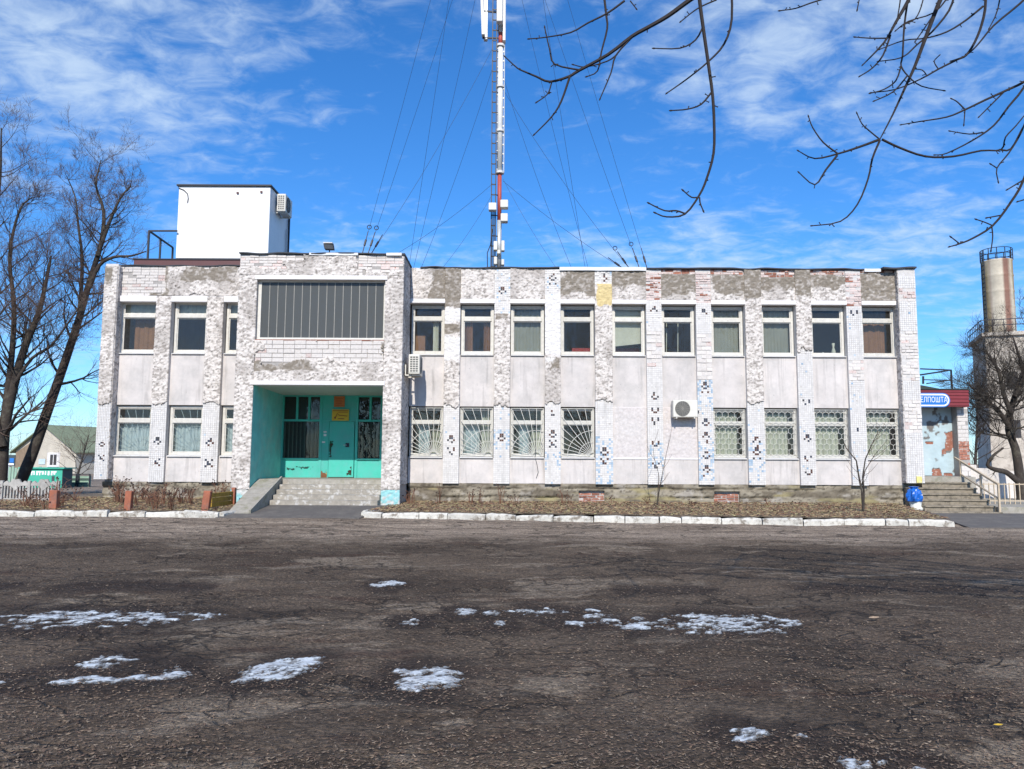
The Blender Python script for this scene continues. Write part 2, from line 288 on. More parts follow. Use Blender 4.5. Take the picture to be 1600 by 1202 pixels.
class MB:
    def __init__(s): s.v = []; s.f = []; s.c = []
    def quad(s, a, b, c, d):
        i = len(s.v); s.v += [tuple(a), tuple(b), tuple(c), tuple(d)]; s.f.append((i, i + 1, i + 2, i + 3)); return s
    def poly(s, pts):
        i = len(s.v); s.v += [tuple(p) for p in pts]; s.f.append(tuple(range(i, i + len(pts)))); return s
    def box(s, x0, x1, y0, y1, z0, z1):
        i = len(s.v)
        s.v += [(x0, y0, z0), (x1, y0, z0), (x1, y1, z0), (x0, y1, z0), (x0, y0, z1), (x1, y0, z1), (x1, y1, z1), (x0, y1, z1)]
        s.f += [(i, i + 3, i + 2, i + 1), (i + 4, i + 5, i + 6, i + 7), (i, i + 1, i + 5, i + 4), (i + 1, i + 2, i + 6, i + 5), (i + 2, i + 3, i + 7, i + 6), (i + 3, i, i + 4, i + 7)]
        return s
    def hexa(s, b, t):
        """b, t: four points of the bottom and of the top, same order (counter-clockwise from above)"""
        i = len(s.v); s.v += [tuple(p) for p in b] + [tuple(p) for p in t]
        s.f += [(i, i + 3, i + 2, i + 1), (i + 4, i + 5, i + 6, i + 7), (i, i + 1, i + 5, i + 4), (i + 1, i + 2, i + 6, i + 5), (i + 2, i + 3, i + 7, i + 6), (i + 3, i, i + 4, i + 7)]
        return s
    def bar(s, a, b, w, h=None, up=(0, 0, 1)):
        """square bar from a to b"""
        a = Vector(a); b = Vector(b); d = (b - a).normalized(); h = h or w
        u = Vector(up)
        if abs(d.dot(u)) > 0.95: u = Vector((0, 1, 0))
        x = d.cross(u).normalized() * (w / 2); y = x.cross(d).normalized() * (h / 2)
        s.hexa([a - x - y, a + x - y, b + x - y, b - x - y], [a - x + y, a + x + y, b + x + y, b - x + y]); return s
    def tube(s, pts, rad, n=6, cap=True):
        pts = [Vector(p) for p in pts]; m = len(pts)
        if not hasattr(rad, '__len__'): rad = [rad] * m
        base = len(s.v); prev = None
        for k in range(m):
            d = (pts[min(k + 1, m - 1)] - pts[max(k - 1, 0)])
            d = d.normalized() if d.length > 1e-9 else Vector((0, 0, 1))
            u = prev if prev is not None and abs(prev.dot(d)) < 0.98 else (Vector((0, 0, 1)) if abs(d.z) < 0.9 else Vector((1, 0, 0)))
            x = (u - d * u.dot(d)).normalized(); y = d.cross(x); prev = x
            for j in range(n):
                t = 2 * math.pi * j / n
                s.v.append(tuple(pts[k] + (x * math.cos(t) + y * math.sin(t)) * rad[k]))
        for k in range(m - 1):
            for j in range(n):
                a = base + k * n + j; b = base + k * n + (j + 1) % n
                s.f.append((a, b, b + n, a + n))
        if cap:
            s.f.append(tuple(base + n - 1 - j for j in range(n))); s.f.append(tuple(base + (m - 1) * n + j for j in range(n)))
        return s
    def lathe(s, c, prof, n=16, wob=None):
        c = Vector(c); base = len(s.v)
        for k, (r, z) in enumerate(prof):
            for j in range(n):
                t = 2 * math.pi * j / n; rr = r * (wob(k, j) if wob else 1)
                s.v.append((c.x + rr * math.cos(t), c.y + rr * math.sin(t), c.z + z))
        for k in range(len(prof) - 1):
            for j in range(n):
                a = base + k * n + j; b = base + k * n + (j + 1) % n
                s.f.append((a, b, b + n, a + n))
        s.f.append(tuple(base + n - 1 - j for j in range(n))); s.f.append(tuple(base + (len(prof) - 1) * n + j for j in range(n)))
        return s
    def mesh(s, name):
        me = bpy.data.meshes.new(name); me.from_pydata(s.v, [], s.f); me.update(); return me
    def build(s, name, m, parent=None, smooth=False, bevel=0.0):
        me = s.mesh(name)
        if bevel:
            bm = bmesh.new(); bm.from_mesh(me)
            bmesh.ops.bevel(bm, geom=list(bm.edges), offset=bevel, segments=1, affect='EDGES', clamp_overlap=True)
            bm.to_mesh(me); bm.free()
        return link(name, me, m, parent, smooth)

def skin(name, m, parent, O, Ud, Vd, N, w, h, step=0.024, amp=0.02, col=None, mask=None, thick=0.03, seed=0, disp=None, stuff=False):
    """a coat on a plane: relief from noise, its own colours, faces missing where mask says so, with a rim of real thickness"""
    O, Ud, Vd, N = Vector(O), Vector(Ud), Vector(Vd), Vector(N)
    nu = max(2, int(round(w / step))) + 1; nv = max(2, int(round(h / step))) + 1
    u = np.linspace(0, w, nu); v = np.linspace(0, h, nv); uu, vv = np.meshgrid(u, v)
    wx = (O.x + uu * Ud.x) if abs(Ud.x) > .5 else (O.y + uu); wz = O.z + vv
    if disp is None:
        d = amp * (0.8 * (1 - np.abs(2 * fbm(wx / 0.13, wz / 0.07, seed, 2) - 1)) ** 1.5 + 1.0 * fbm(wx / 0.055, wz / 0.045, seed + 5, 2) - 0.2 + 0.35 * (fbm(wx / 0.5, wz / 0.5, seed + 8, 2) - 0.5))
    else:
        d = disp(wx, wz)
    P = (np.array(O)[None, None, :] + uu[..., None] * np.array(Ud) + vv[..., None] * np.array(Vd) + d[..., None] * np.array(N))
    back = (np.array(O)[None, None, :] + uu[..., None] * np.array(Ud) + vv[..., None] * np.array(Vd) - thick * np.array(N))
    ku, kv = nu - 1, nv - 1
    if mask is not None:
        cu = (uu[:-1, :-1] + uu[1:, 1:]) / 2; cv = (vv[:-1, :-1] + vv[1:, 1:]) / 2
        keep = mask(O.x + Ud.x * cu, O.z + cv)
    else:
        keep = np.ones((kv, ku), bool)
    idx = np.arange(nu * nv).reshape(nv, nu)
    a = idx[:-1, :-1]; b = idx[:-1, 1:]; c = idx[1:, 1:]; e = idx[1:, :-1]
    F = np.stack([a, b, c, e], -1)[keep]
    n0 = nu * nv
    kp = np.zeros((kv + 2, ku + 2), bool); kp[1:-1, 1:-1] = keep
    rims = []
    for (dj, di, p, q) in ((-1, 0, a, b), (0, 1, b, c), (1, 0, c, e), (0, -1, e, a)):
        bd = keep & ~kp[1 + dj:kv + 1 + dj, 1 + di:ku + 1 + di]
        pp, qq = p[bd], q[bd]
        rims.append(np.stack([qq, pp, pp + n0, qq + n0], -1))
    F = np.concatenate([F] + rims)
    V = np.concatenate([P.reshape(-1, 3), back.reshape(-1, 3)])
    C = np.concatenate([np.asarray(col(wx, wz) if col else np.full((nv, nu, 3), 0.6)).reshape(-1, 3)] * 2)
    used = np.unique(F); rm = np.full(len(V), -1); rm[used] = np.arange(len(used))
    me = bpy.data.meshes.new(name); me.from_pydata(V[used].tolist(), [], rm[F].tolist()); me.update()
    set_col(me, C[used])
    o = link(name, me, m, parent, True)
    if stuff: o['kind'] = 'stuff'
    return o

def mixc(a, b, t): return np.asarray(a) * (1 - t[..., None]) + np.asarray(b) * t[..., None]
def sst(x, a, b):
    t = np.clip((x - a) / (b - a), 0, 1); return t * t * (3 - 2 * t)

LIGHT = (0.66, 0.615, 0.58); DIRT_SHADE = (0.36, 0.325, 0.30); GREY = (0.235, 0.205, 0.17); WHITE = (0.70, 0.68, 0.67)
def blob_field(x, z, blobs, seed):
    """>0 inside ragged blobs (cx, cz, rx, rz)"""
    f = np.full(np.shape(x), -9.0)
    w = (fbm(x / 0.28, z / 0.28, seed, 4) - 0.5) * 1.9
    for (cx, cz, rx, rz) in blobs:
        q = 1 - np.maximum(np.abs(x - cx) / rx, np.abs(z - cz) / rz) ** 1.0
        f = np.maximum(f, q + w * 0.55)
    return f
def plaster_col(grey=(), white=(), seed=0, yellow=(), dirt_shade=1.0):
    def fn(x, z):
        c = mixc(LIGHT, DIRT_SHADE, sst(fbm(x / 0.08, z / 0.055, seed + 2, 3), 0.52, 0.70) * 0.9 * dirt_shade)  # grime, with crevice shade painted in as dark specks
        c = mixc(c, DIRT_SHADE, sst(fbm(x / 0.7, z / 0.9, seed + 9, 3), 0.50, 0.70) * 0.55 * dirt_shade)
        c = mixc(c, (0.16, 0.145, 0.13), sst(fbm(x / 0.05, z / 0.035, seed + 12, 2), 0.66, 0.78) * 0.85)
        if grey:
            g = blob_field(x, z, grey, seed + 4)
            c = mixc(c, GREY, sst(g, -0.05, 0.05) * (0.55 + 0.45 * sst(fbm(x / 0.09, z / 0.07, seed + 7, 2), 0.3, 0.5)))
        if white: c = mixc(c, WHITE, sst(blob_field(x, z, white, seed + 14), -0.04, 0.04))
        if yellow: c = mixc(c, (0.62, 0.50, 0.26), sst(blob_field(x, z, yellow, seed + 24), -0.04, 0.04))
        return c
    return fn

BRICK_COUNT = [0]
_bm = {}
def brick_mesh(key):
    if key not in _bm:
        mb = MB().box(-0.5, 0.5, 0, 1, -0.5, 0.5)
        me = mb.mesh('brick'); me.materials.append(M[key])
        _bm[key] = me
    return _bm[key]
def bricks(parent, x0, x1, z0, z1, yb, proud=0.012, course=0.085, length=0.26, pick=None, mask=None, seed=0, depth=0.06, jit=0.008, name='brick'):
    """exposed bricks, one object each while the count lasts, the others joined"""
    r = random.Random(seed); rest = {}
    nz = max(1, int(round((z1 - z0) / course))); ch = (z1 - z0) / nz
    for k in range(nz):
        zc = z0 + (k + 0.5) * ch
        x = x0 - (length / 2 if k % 2 else 0)
        while x < x1 - 0.02:
            a = max(x, x0); b = min(x + length * (0.5 if r.random() < 0.12 else 1), x1); x = b if b > a else x + length
            if b - a < 0.05: continue
            if mask is not None and not bool(mask(np.array([(a + b) / 2]), np.array([zc]))[0]): continue
            key = pick(r, (a + b) / 2, zc) if pick else 'brick_white'
            p = proud + r.uniform(-jit, jit) * 2
            if BRICK_COUNT[0] < 300:
                BRICK_COUNT[0] += 1
                o = bpy.data.objects.new(name, brick_mesh(key)); COL.objects.link(o)
                o.parent = parent; o.matrix_parent_inverse = parent_inv(parent)
                o.location = ((a + b) / 2, yb - p, zc + r.uniform(-.004, .004)); o.scale = (b - a - r.uniform(.010, .024), depth, ch - 0.016 + r.uniform(-.008, .003))
                o.rotation_euler = (0, r.uniform(-.014, .014), r.uniform(-.03, .03))
            else:
                rest.setdefault(key, MB()).box(a + .006, b - .006, yb - p, yb - p + depth, zc - ch / 2 + .007, zc + ch / 2 - .007)
    for key, mb in rest.items():
        tag(mb.build('brickwork', M[key], parent), kind='stuff')

ORN = ['..XX..', '.X..X.', '..XX..', '......', '.X..X.', '..X...', '..XX..', '.X..X.', '......', '...X..']
def tiles(parent, O, Ud, N, w, h, seed, blue=0.1, hole=0.02, orn=(), cols=8, bluez=()):
    """square facing tiles with joints; ornament tiles dark, some missing"""
    r = random.Random(seed); O, Ud, N = Vector(O), Vector(Ud), Vector(N); Vd = Vector((0, 0, 1))
    tw = w / cols; nr = max(1, int(round(h / tw))); th = h / nr
    mb = MB(); cols_l = []
    for j in range(nr):
        for i in range(cols):
            zc = (j + .5) * th
            d = False
            for (zo, n_rows, off) in orn:
                k = int((zo - (O.z + zc)) / th)
                if 0 <= k < n_rows and 1 <= i <= 6 and ORN[(k + off) % len(ORN)][i - 1] == 'X' and r.random() < 0.97: d = True
            if r.random() < hole: continue
            if d and r.random() < 0.05: continue
            nb = sum(1 for (a, b) in bluez if a < O.z + zc < b)
            x = r.random()
            if d: c = r.choice([(0.10, 0.045, 0.035), (0.05, 0.05, 0.06), (0.04, 0.05, 0.08)])
            elif x < blue * .22 + (0.50 if nb and (i < 2 or i > cols - 3 or r.random() < .25) else 0): c = r.choice([(0.40, 0.50, 0.61), (0.31, 0.43, 0.56), (0.50, 0.58, 0.66)])
            else:
                v = r.uniform(0.92, 1.04); c = (0.69 * v, 0.67 * v, 0.655 * v)
            g = 0.0035; t = 0.010 + r.uniform(0, .003)
            O_ = O; Ud_ = Ud
            p = [O + Ud * (i * tw + g) + Vd * (j * th + g), O + Ud * ((i + 1) * tw - g) + Vd * (j * th + g), O + Ud * ((i + 1) * tw - g) + Vd * ((j + 1) * th - g), O + Ud * (i * tw + g) + Vd * ((j + 1) * th - g)]
            q = [a + N * t for a in p]
            k = len(mb.v); mb.v += [tuple(a) for a in p] + [tuple(a) for a in q]
            mb.f += [(k + 4, k + 5, k + 6, k + 7), (k, k + 1, k + 5, k + 4), (k + 1, k + 2, k + 6, k + 5), (k + 2, k + 3, k + 7, k + 6), (k + 3, k, k + 4, k + 7)]
            cols_l += [c] * 8
    if not mb.f: return
    o = mb.build('tile_cladding', M['tile'], parent); set_col(o.data, cols_l); o['kind'] = 'stuff'
    return o
# ================================================================== GROUND
def graded(a, b, fine0, fine1, step, coarse):
    f = np.arange(fine0, fine1 + step / 2, step)
    lo = fine0 - np.cumsum(np.geomspace(step, coarse, 30)); lo = lo[lo > a]; hi = fine1 + np.cumsum(np.geomspace(step, coarse, 30)); hi = hi[hi < b]
    return np.concatenate([[a], lo[::-1], f, hi, [b]])
def lot_height(x, y):
    h = (fbm(x / 2.2, y / 1.6, 3, 3) - 0.5) * 0.05 + (fbm(x / 0.32, y / 0.25, 5, 3) - 0.5) * 0.034 + (fbm(x / 0.13, y / 0.12, 15, 2) - 0.5) * 0.022
    near = sst(np.abs(y - 10.5), 11.5, 9.0) * sst(np.abs(x), 26, 18)
    return h * near
gx = graded(-4000, 4000, -16, 16, 0.085, 700); gy = graded(-2500, 6000, 3.0, 20.5, 0.065, 900)
XX, YY = np.meshgrid(gx, gy)
ZZ = lot_height(XX, YY) - 0.012
gi = np.arange(XX.size).reshape(XX.shape)
gf = np.stack([gi[:-1, :-1], gi[:-1, 1:], gi[1:, 1:], gi[1:, :-1]], -1).reshape(-1, 4)
gm = bpy.data.meshes.new('ground'); gm.from_pydata(np.stack([XX, YY, ZZ], -1).reshape(-1, 3).tolist(), [], gf.tolist()); gm.update()
def ground_mat():
    m, n, l, p = new_mat('worn_asphalt_lot'); p.inputs['Roughness'].default_value = 0.95; p.inputs['Specular IOR Level'].default_value = 0.25
    geo = n.new('ShaderNodeNewGeometry'); pos = geo.outputs['Position']
    def noise(scale, det=5, rough=0.6, sc=(1, 1, 1), dist=0.0):
        mp = n.new('ShaderNodeMapping'); mp.inputs['Scale'].default_value = sc; l.new(pos, mp.inputs['Vector'])
        t = n.new('ShaderNodeTexNoise'); t.inputs['Scale'].default_value = scale; t.inputs['Detail'].default_value = det; t.inputs['Roughness'].default_value = rough; t.inputs['Distortion'].default_value = dist
        l.new(mp.outputs[0], t.inputs['Vector']); return t.outputs['Fac']
    def mr(v, a, b, c=0.0, d=1.0):
        t = n.new('ShaderNodeMapRange'); t.interpolation_type = 'SMOOTHSTEP'
        for k, x in zip(('From Min', 'From Max', 'To Min', 'To Max'), (a, b, c, d)): t.inputs[k].default_value = x
        l.new(v, t.inputs['Value']); return t.outputs[0]
    def mixn(f, a, b):
        t = n.new('ShaderNodeMix'); t.data_type = 'RGBA'
        l.new(f, t.inputs[0])
        for s, v in ((6, a), (7, b)):
            if isinstance(v, tuple): t.inputs[s].default_value = (*v, 1)
            else: l.new(v, t.inputs[s])
        return t.outputs[2]
    def mth(op, a, b):
        t = n.new('ShaderNodeMath'); t.operation = op
        for s, v in enumerate((a, b)):
            if isinstance(v, (int, float)): t.inputs[s].default_value = v
            else: l.new(v, t.inputs[s])
        return t.outputs[0]
    c = mixn(mr(noise(0.6, 7, 0.68, (0.6, 1, 1)), 0.38, 0.62), (0.066, 0.047, 0.033), (0.132, 0.098, 0.070))
    c = mixn(mr(noise(0.85, 7, 0.66, (0.6, 1.0, 1), 0.8), 0.53, 0.60, 0, 0.9), c, (0.22, 0.175, 0.130))       # worn pale patches
    c = mixn(mr(noise(1.7, 6, 0.7, (0.5, 1, 1), 0.4), 0.60, 0.66, 0, 0.55), c, (0.175, 0.138, 0.10))
    c = mixn(mr(noise(1.1, 7, 0.7, (0.35, 1, 1)), 0.55, 0.66, 0, 0.8), c, (0.062, 0.034, 0.023))         # leaf mulch
    def cracks(scx, scy, wob, w, amt):
        vo = n.new('ShaderNodeTexVoronoi'); vo.feature = 'DISTANCE_TO_EDGE'; vo.inputs['Scale'].default_value = 1.0
        mp_ = n.new('ShaderNodeMapping'); mp_.inputs['Scale'].default_value = (scx, scy, 1); l.new(pos, mp_.inputs['Vector'])
        av = n.new('ShaderNodeVectorMath'); av.operation = 'ADD'; l.new(mp_.outputs[0], av.inputs[0])
        nn = n.new('ShaderNodeTexNoise'); nn.inputs['Scale'].default_value = 2.2; nn.inputs['Detail'].default_value = 6; l.new(pos, nn.inputs['Vector'])
        sv = n.new('ShaderNodeVectorMath'); sv.operation = 'SCALE'; sv.inputs['Scale'].default_value = wob; l.new(nn.outputs['Color'], sv.inputs[0]); l.new(sv.outputs[0], av.inputs[1]); l.new(av.outputs[0], vo.inputs['Vector'])
        return mth('MULTIPLY', mr(vo.outputs['Distance'], 0.0, w, amt, 0.0), mr(noise(0.5, 3, 0.5), 0.40, 0.55))
    ck = mth('MAXIMUM', cracks(0.5, 0.8, 0.9, 0.03, 0.85), cracks(1.5, 2.0, 0.8, 0.04, 0.6))
    c = mixn(ck, c, (0.022, 0.016, 0.013))
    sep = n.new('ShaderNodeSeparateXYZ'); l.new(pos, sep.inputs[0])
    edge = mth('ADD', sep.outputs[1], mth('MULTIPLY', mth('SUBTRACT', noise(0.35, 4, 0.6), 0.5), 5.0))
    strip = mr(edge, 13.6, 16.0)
    tan_brown = mixn(mr(noise(1.1, 6, 0.65, (0.3, 1.6, 1)), 0.36, 0.66), (0.21, 0.162, 0.122), (0.38, 0.305, 0.235))  # paler tan tone of the lot towards the kerb
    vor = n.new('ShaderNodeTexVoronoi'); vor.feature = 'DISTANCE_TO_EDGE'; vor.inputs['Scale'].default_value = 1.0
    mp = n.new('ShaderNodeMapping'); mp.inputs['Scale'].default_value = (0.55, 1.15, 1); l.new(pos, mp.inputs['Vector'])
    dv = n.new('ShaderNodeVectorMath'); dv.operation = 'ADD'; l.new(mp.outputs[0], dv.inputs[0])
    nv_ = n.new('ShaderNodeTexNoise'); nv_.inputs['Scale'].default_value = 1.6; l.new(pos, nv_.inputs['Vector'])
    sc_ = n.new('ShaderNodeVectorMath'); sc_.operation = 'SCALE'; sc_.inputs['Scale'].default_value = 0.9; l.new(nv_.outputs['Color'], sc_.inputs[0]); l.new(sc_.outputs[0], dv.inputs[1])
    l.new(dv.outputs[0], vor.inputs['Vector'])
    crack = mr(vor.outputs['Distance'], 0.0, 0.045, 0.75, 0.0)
    tan_brown = mixn(crack, tan_brown, (0.028, 0.023, 0.02))
    c = mixn(strip, c, tan_brown)
    at = n.new('ShaderNodeAttribute'); at.attribute_name = 'Damp'
    c = mixn(mr(at.outputs['Fac'], 0.15, 0.75, 0, 0.8), c, (0.030, 0.020, 0.016))
    vg = n.new('ShaderNodeTexVoronoi'); vg.inputs['Scale'].default_value = 38.0; l.new(pos, vg.inputs['Vector'])
    sg_ = n.new('ShaderNodeSeparateColor'); l.new(vg.outputs['Color'], sg_.inputs[0])
    cg = n.new('ShaderNodeVectorMath'); cg.operation = 'SCALE'; l.new(c, cg.inputs[0]); l.new(mr(sg_.outputs[0], 0.0, 1.0, 0.7, 1.3), cg.inputs['Scale']); c = cg.outputs[0]
    gr = noise(42, 3, 0.7); c2 = n.new('ShaderNodeVectorMath'); c2.operation = 'SCALE'; l.new(c, c2.inputs[0]); l.new(mr(gr, 0.3, 0.7, 0.65, 1.35), c2.inputs['Scale'])
    pale = mr(noise(75, 2, 0.5), 0.67, 0.74, 0, 0.4)
    fin = mixn(pale, c2.outputs[0], (0.24, 0.195, 0.15))
    l.new(fin, p.inputs['Base Color'])
    b = n.new('ShaderNodeBump'); b.inputs['Strength'].default_value = 0.9; b.inputs['Distance'].default_value = 0.045
    hsum = mth('ADD', mth('ADD', noise(28, 5, 0.7), mth('MULTIPLY', noise(7, 4, 0.6), 1.6)), mth('MULTIPLY', ck, -1.2)); l.new(hsum, b.inputs['Height']); l.new(b.outputs[0], p.inputs['Normal'])
    return m
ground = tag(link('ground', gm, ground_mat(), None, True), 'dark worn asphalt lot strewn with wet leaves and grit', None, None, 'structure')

# ================================================================== BUILDING
Y0 = 24.2                       # face of the smooth wall panels
YP = Y0 - 0.13                  # face of the pilasters
YR = 22.6                       # face of the projecting porch block
def zf(py, Y=Y0): return U(800, py, Y).z
def xf(px, py=560, Y=Y0): return U(px, py, Y).x
bld = empty('office_building', (2.5, Y0 + 5, 0))
tag(bld, 'two storey white office building with peeling pilasters and turquoise entrance porch', 'building')
Z_TOP = zf(420); Z_LIN1 = zf(469); Z_LIN0 = zf(475.5); Z_U1 = zf(477); Z_U0 = zf(553.5); Z_L1 = zf(635.5); Z_L0 = zf(713.5); Z_PB = zf(755.5)
XL, XR = U(158, 560, Y0 - .3).x - 0.02, U(1436, 560, Y0 - .3).x
DEEP = 10.5
# bays of the right wing: pixel edges of the pilasters read off at mid height
PIL = [(694, 718.5), (772, 797), (851.5, 876), (930, 957), (1010.6, 1035), (1089, 1113), (1166, 1192), (1246, 1270), (1325.6, 1350)]
PILX = [(xf(a, 560, YP), xf(b, 560, YP)) for a, b in PIL]
XRW0 = U(640.5, 560, Y0).x; XRC0 = xf(1403, 560, Y0)
PILL = [(240, 264), (320, 346)]
PILLX = [(xf(a, 560, YP), xf(b, 560, YP)) for a, b in PILL]
XLC1 = xf(182, 560, Y0); XLW1 = U(373, 560, YR).x
bays_r = []
e = XRW0
for a, b in PILX: bays_r.append((e, a)); e = b
bays_r.append((e, XRC0))
bays_l = []
e = XLC1
for a, b in PILLX: bays_l.append((e, a)); e = b
bays_l.append((e, -8.12))       # runs in behind the porch block

# --- shell behind: side and rear walls, roof, dark rooms
MB().box(XL + .02, XL + .32, Y0 + .32, Y0 + DEEP, 0, Z_TOP - .05).box(XR - .32, XR - .02, Y0 + .32, Y0 + DEEP, 0, Z_TOP - .05).box(XL + .33, XR - .33, Y0 + DEEP - .3, Y0 + DEEP - .01, 0, Z_TOP - .05).build('outer_wall', M['substrate'], bld)
MB().box(XL + .33, XR - .33, Y0 + .33, Y0 + DEEP - .31, Z_TOP - .55, Z_TOP - .4).build('roof', M['bitumen'], bld)
MB().box(XL + .33, XR - .33, Y0 + .3, Y0 + DEEP - .31, zf(600) - .15, zf(600) + .15).build('floor_slab', M['room'], bld)
rm = MB().quad((XL + .4, Y0 + 2.6, .5), (XR - .4, Y0 + 2.6, .5), (XR - .4, Y0 + 2.6, Z_TOP - .6), (XL + .4, Y0 + 2.6, Z_TOP - .6))
rm.build('room_back_wall', M['room'], bld)
for (a, b) in PILX[1::2] + PILLX: MB().box((a + b) / 2 - .06, (a + b) / 2 + .06, Y0 + .31, Y0 + 2.58, .5, Z_TOP - .57).build('partition_wall', M['room'], bld)

# --- smooth wall panels, one per bay and storey
def panel(a, b, z0, z1): return MB().box(a, b, Y0, Y0 + .29, z0, z1).build('wall_panel', M['panel'], bld)
for (a, b) in bays_r + bays_l:
    panel(a, b, Z_L1 + .0, Z_U0 - .05)
    panel(a, b, Z_PB, Z_L0 - .05)
    MB().box(a, b, Y0 + .01, Y0 + .28, Z_LIN0 + .02, Z_TOP - .06).build('wall_panel', M['substrate'], bld)

# --- plinth, recessed under the panels
ZG = 0.0
def plinth_col(x, z):
    c = mixc((0.31, 0.275, 0.215), (0.17, 0.145, 0.11), sst(fbm(x / 0.6, z / 0.2, 41, 4), 0.42, 0.66))
    c = mixc(c, (0.40, 0.37, 0.33), sst(fbm(x / 0.35, z / 0.25, 43, 4), 0.60, 0.72) * .7)
    c = mixc(c, (0.10, 0.085, 0.065), sst(fbm(x / 0.09, z / 0.05, 46, 3), 0.60, 0.70) * .8)
    c = mixc(c, (0.29, 0.25, 0.14), sst(fbm(x / 0.9, z / 0.15, 44, 3) + (0.42 - z) * 0.5, 0.58, 0.75))
    return c
def plinth_disp(x, z):
    d = 0.05 * fbm(x / 0.14, z / 0.06, 31, 3) + 0.02 * fbm(x / .6, z / .2, 33, 2) - .01
    for k, zc in enumerate((0.62, 0.36)):
        zz = zc + 0.05 * (fbm(x / 1.4, x * 0 + k, 35 + k, 3) - 0.5) + 0.012 * (vnoise(x / .07, x * 0, 37) - .5)
        amt = sst(fbm(x / 1.1, x * 0 + 5 + k, 39 + k, 2), 0.40, 0.52)
        d = d - 0.075 * amt * np.exp(-((z - zz) / 0.024) ** 2) + 0.03 * amt * (z > zz)
    return d
VENT = [(xf(905, 775), xf(945, 775)), (xf(1117, 775), xf(1156, 775))]
ZV0, ZV1 = zf(786), zf(767)
def vent_mask(x, z):
    k = np.ones(np.shape(x), bool)
    for a, b in VENT: k &= ~((x > a) & (x < b) & (z > ZV0) & (z < ZV1))
    return k
pl_core = MB().box(-3.2, XR - .14, Y0 + .16, Y0 + .5, 0, Z_PB - .002).box(XL + .14, -8.12, Y0 + .16, Y0 + .5, 0, Z_PB - .002)
plinth = pl_core.build('plinth', M['substrate'], bld)
for (a, b) in ((-3.2, XR - .12), (XL + .12, -8.12)):
    skin('plinth_render', M['plinth'], plinth, (a, Y0 + .07, 0), (1, 0, 0), (0, 0, 1), (0, -1, 0), b - a, Z_PB - .003, 0.035, col=plinth_col, disp=plinth_disp, mask=vent_mask, thick=.088)
for k, (a, b) in enumerate(VENT):
    bricks(plinth, a, b, ZV0 + .01, ZV1 - .06, Y0 + .157, .012, .085, .26, lambda r, x, z: 'brick_red', None, 70 + k)

# --- pilasters and the coats on them
def pil(a, b, z0, z1, y=YP, depth=.43):
    return MB().box(a, b, y + .03, y + depth, z0, z1).build('pilaster', M['tile_bed'], bld)
def coat_rough(p, a, b, py0, py1, y=YP, seed=0, grey=(), white=(), yellow=(), mask=None, amp=.030, step=.024, ragged=False):
    z1, z0 = zf(py0, y), zf(py1, y)
    if ragged:
        zc = z0; z0 = z0 - .22
        mask = lambda x, z, zc=zc: z > zc - .02 + .30 * (fbm(x / .18, z / .2, seed + 31, 4) - .5)
    return skin('rough_plaster', M['plaster'], p, (a, y + .005, z0), (1, 0, 0), (0, 0, 1), (0, -1, 0), b - a, z1 - z0, step, amp, plaster_col(grey, white, seed, yellow), mask, .024, seed)
def coat_smooth(p, a, b, py0, py1, y=YP, seed=0, colr=WHITE):
    z1, z0 = zf(py0, y), zf(py1, y)
    return skin('smooth_plaster', M['plaster'], p, (a, y + .004, z0), (1, 0, 0), (0, 0, 1), (0, -1, 0), b - a, z1 - z0, .04, .006, lambda x, z: mixc(colr, (0.5, 0.48, 0.47), sst(fbm(x / .2, z / .3, seed, 3), .6, .75) * .6), None, .02, seed)
def coat_tile(p, a, b, py0, py1, y=YP, seed=0, **k):
    z1, z0 = zf(py0, y), zf(py1, y)
    return tiles(p, (a, y + .029, z0), (1, 0, 0), (0, -1, 0), b - a, z1 - z0, seed, **k)
def coat_brick(p, a, b, py0, py1, y=YP, seed=0, key='brick_white', alt='brick_pink', amt=.3, course=.085, length=.255):
    z1, z0 = zf(py0, y), zf(py1, y)
    bricks(p, a, b, z0, z1, y + .029, .012, course, length, lambda r, x, z: alt if r.random() < amt else key, None, seed)
def orn(*rows): return [(zf(py, YP), n, off) for (py, n, off) in rows]
def bz(*rows): return [(zf(b, YP), zf(a, YP)) for (a, b) in rows]
def wb(px, py, rx, ry, Y=YP):
    c = U(px, py, Y); return (c.x, c.z, rx / 49.5, ry / 49.5)
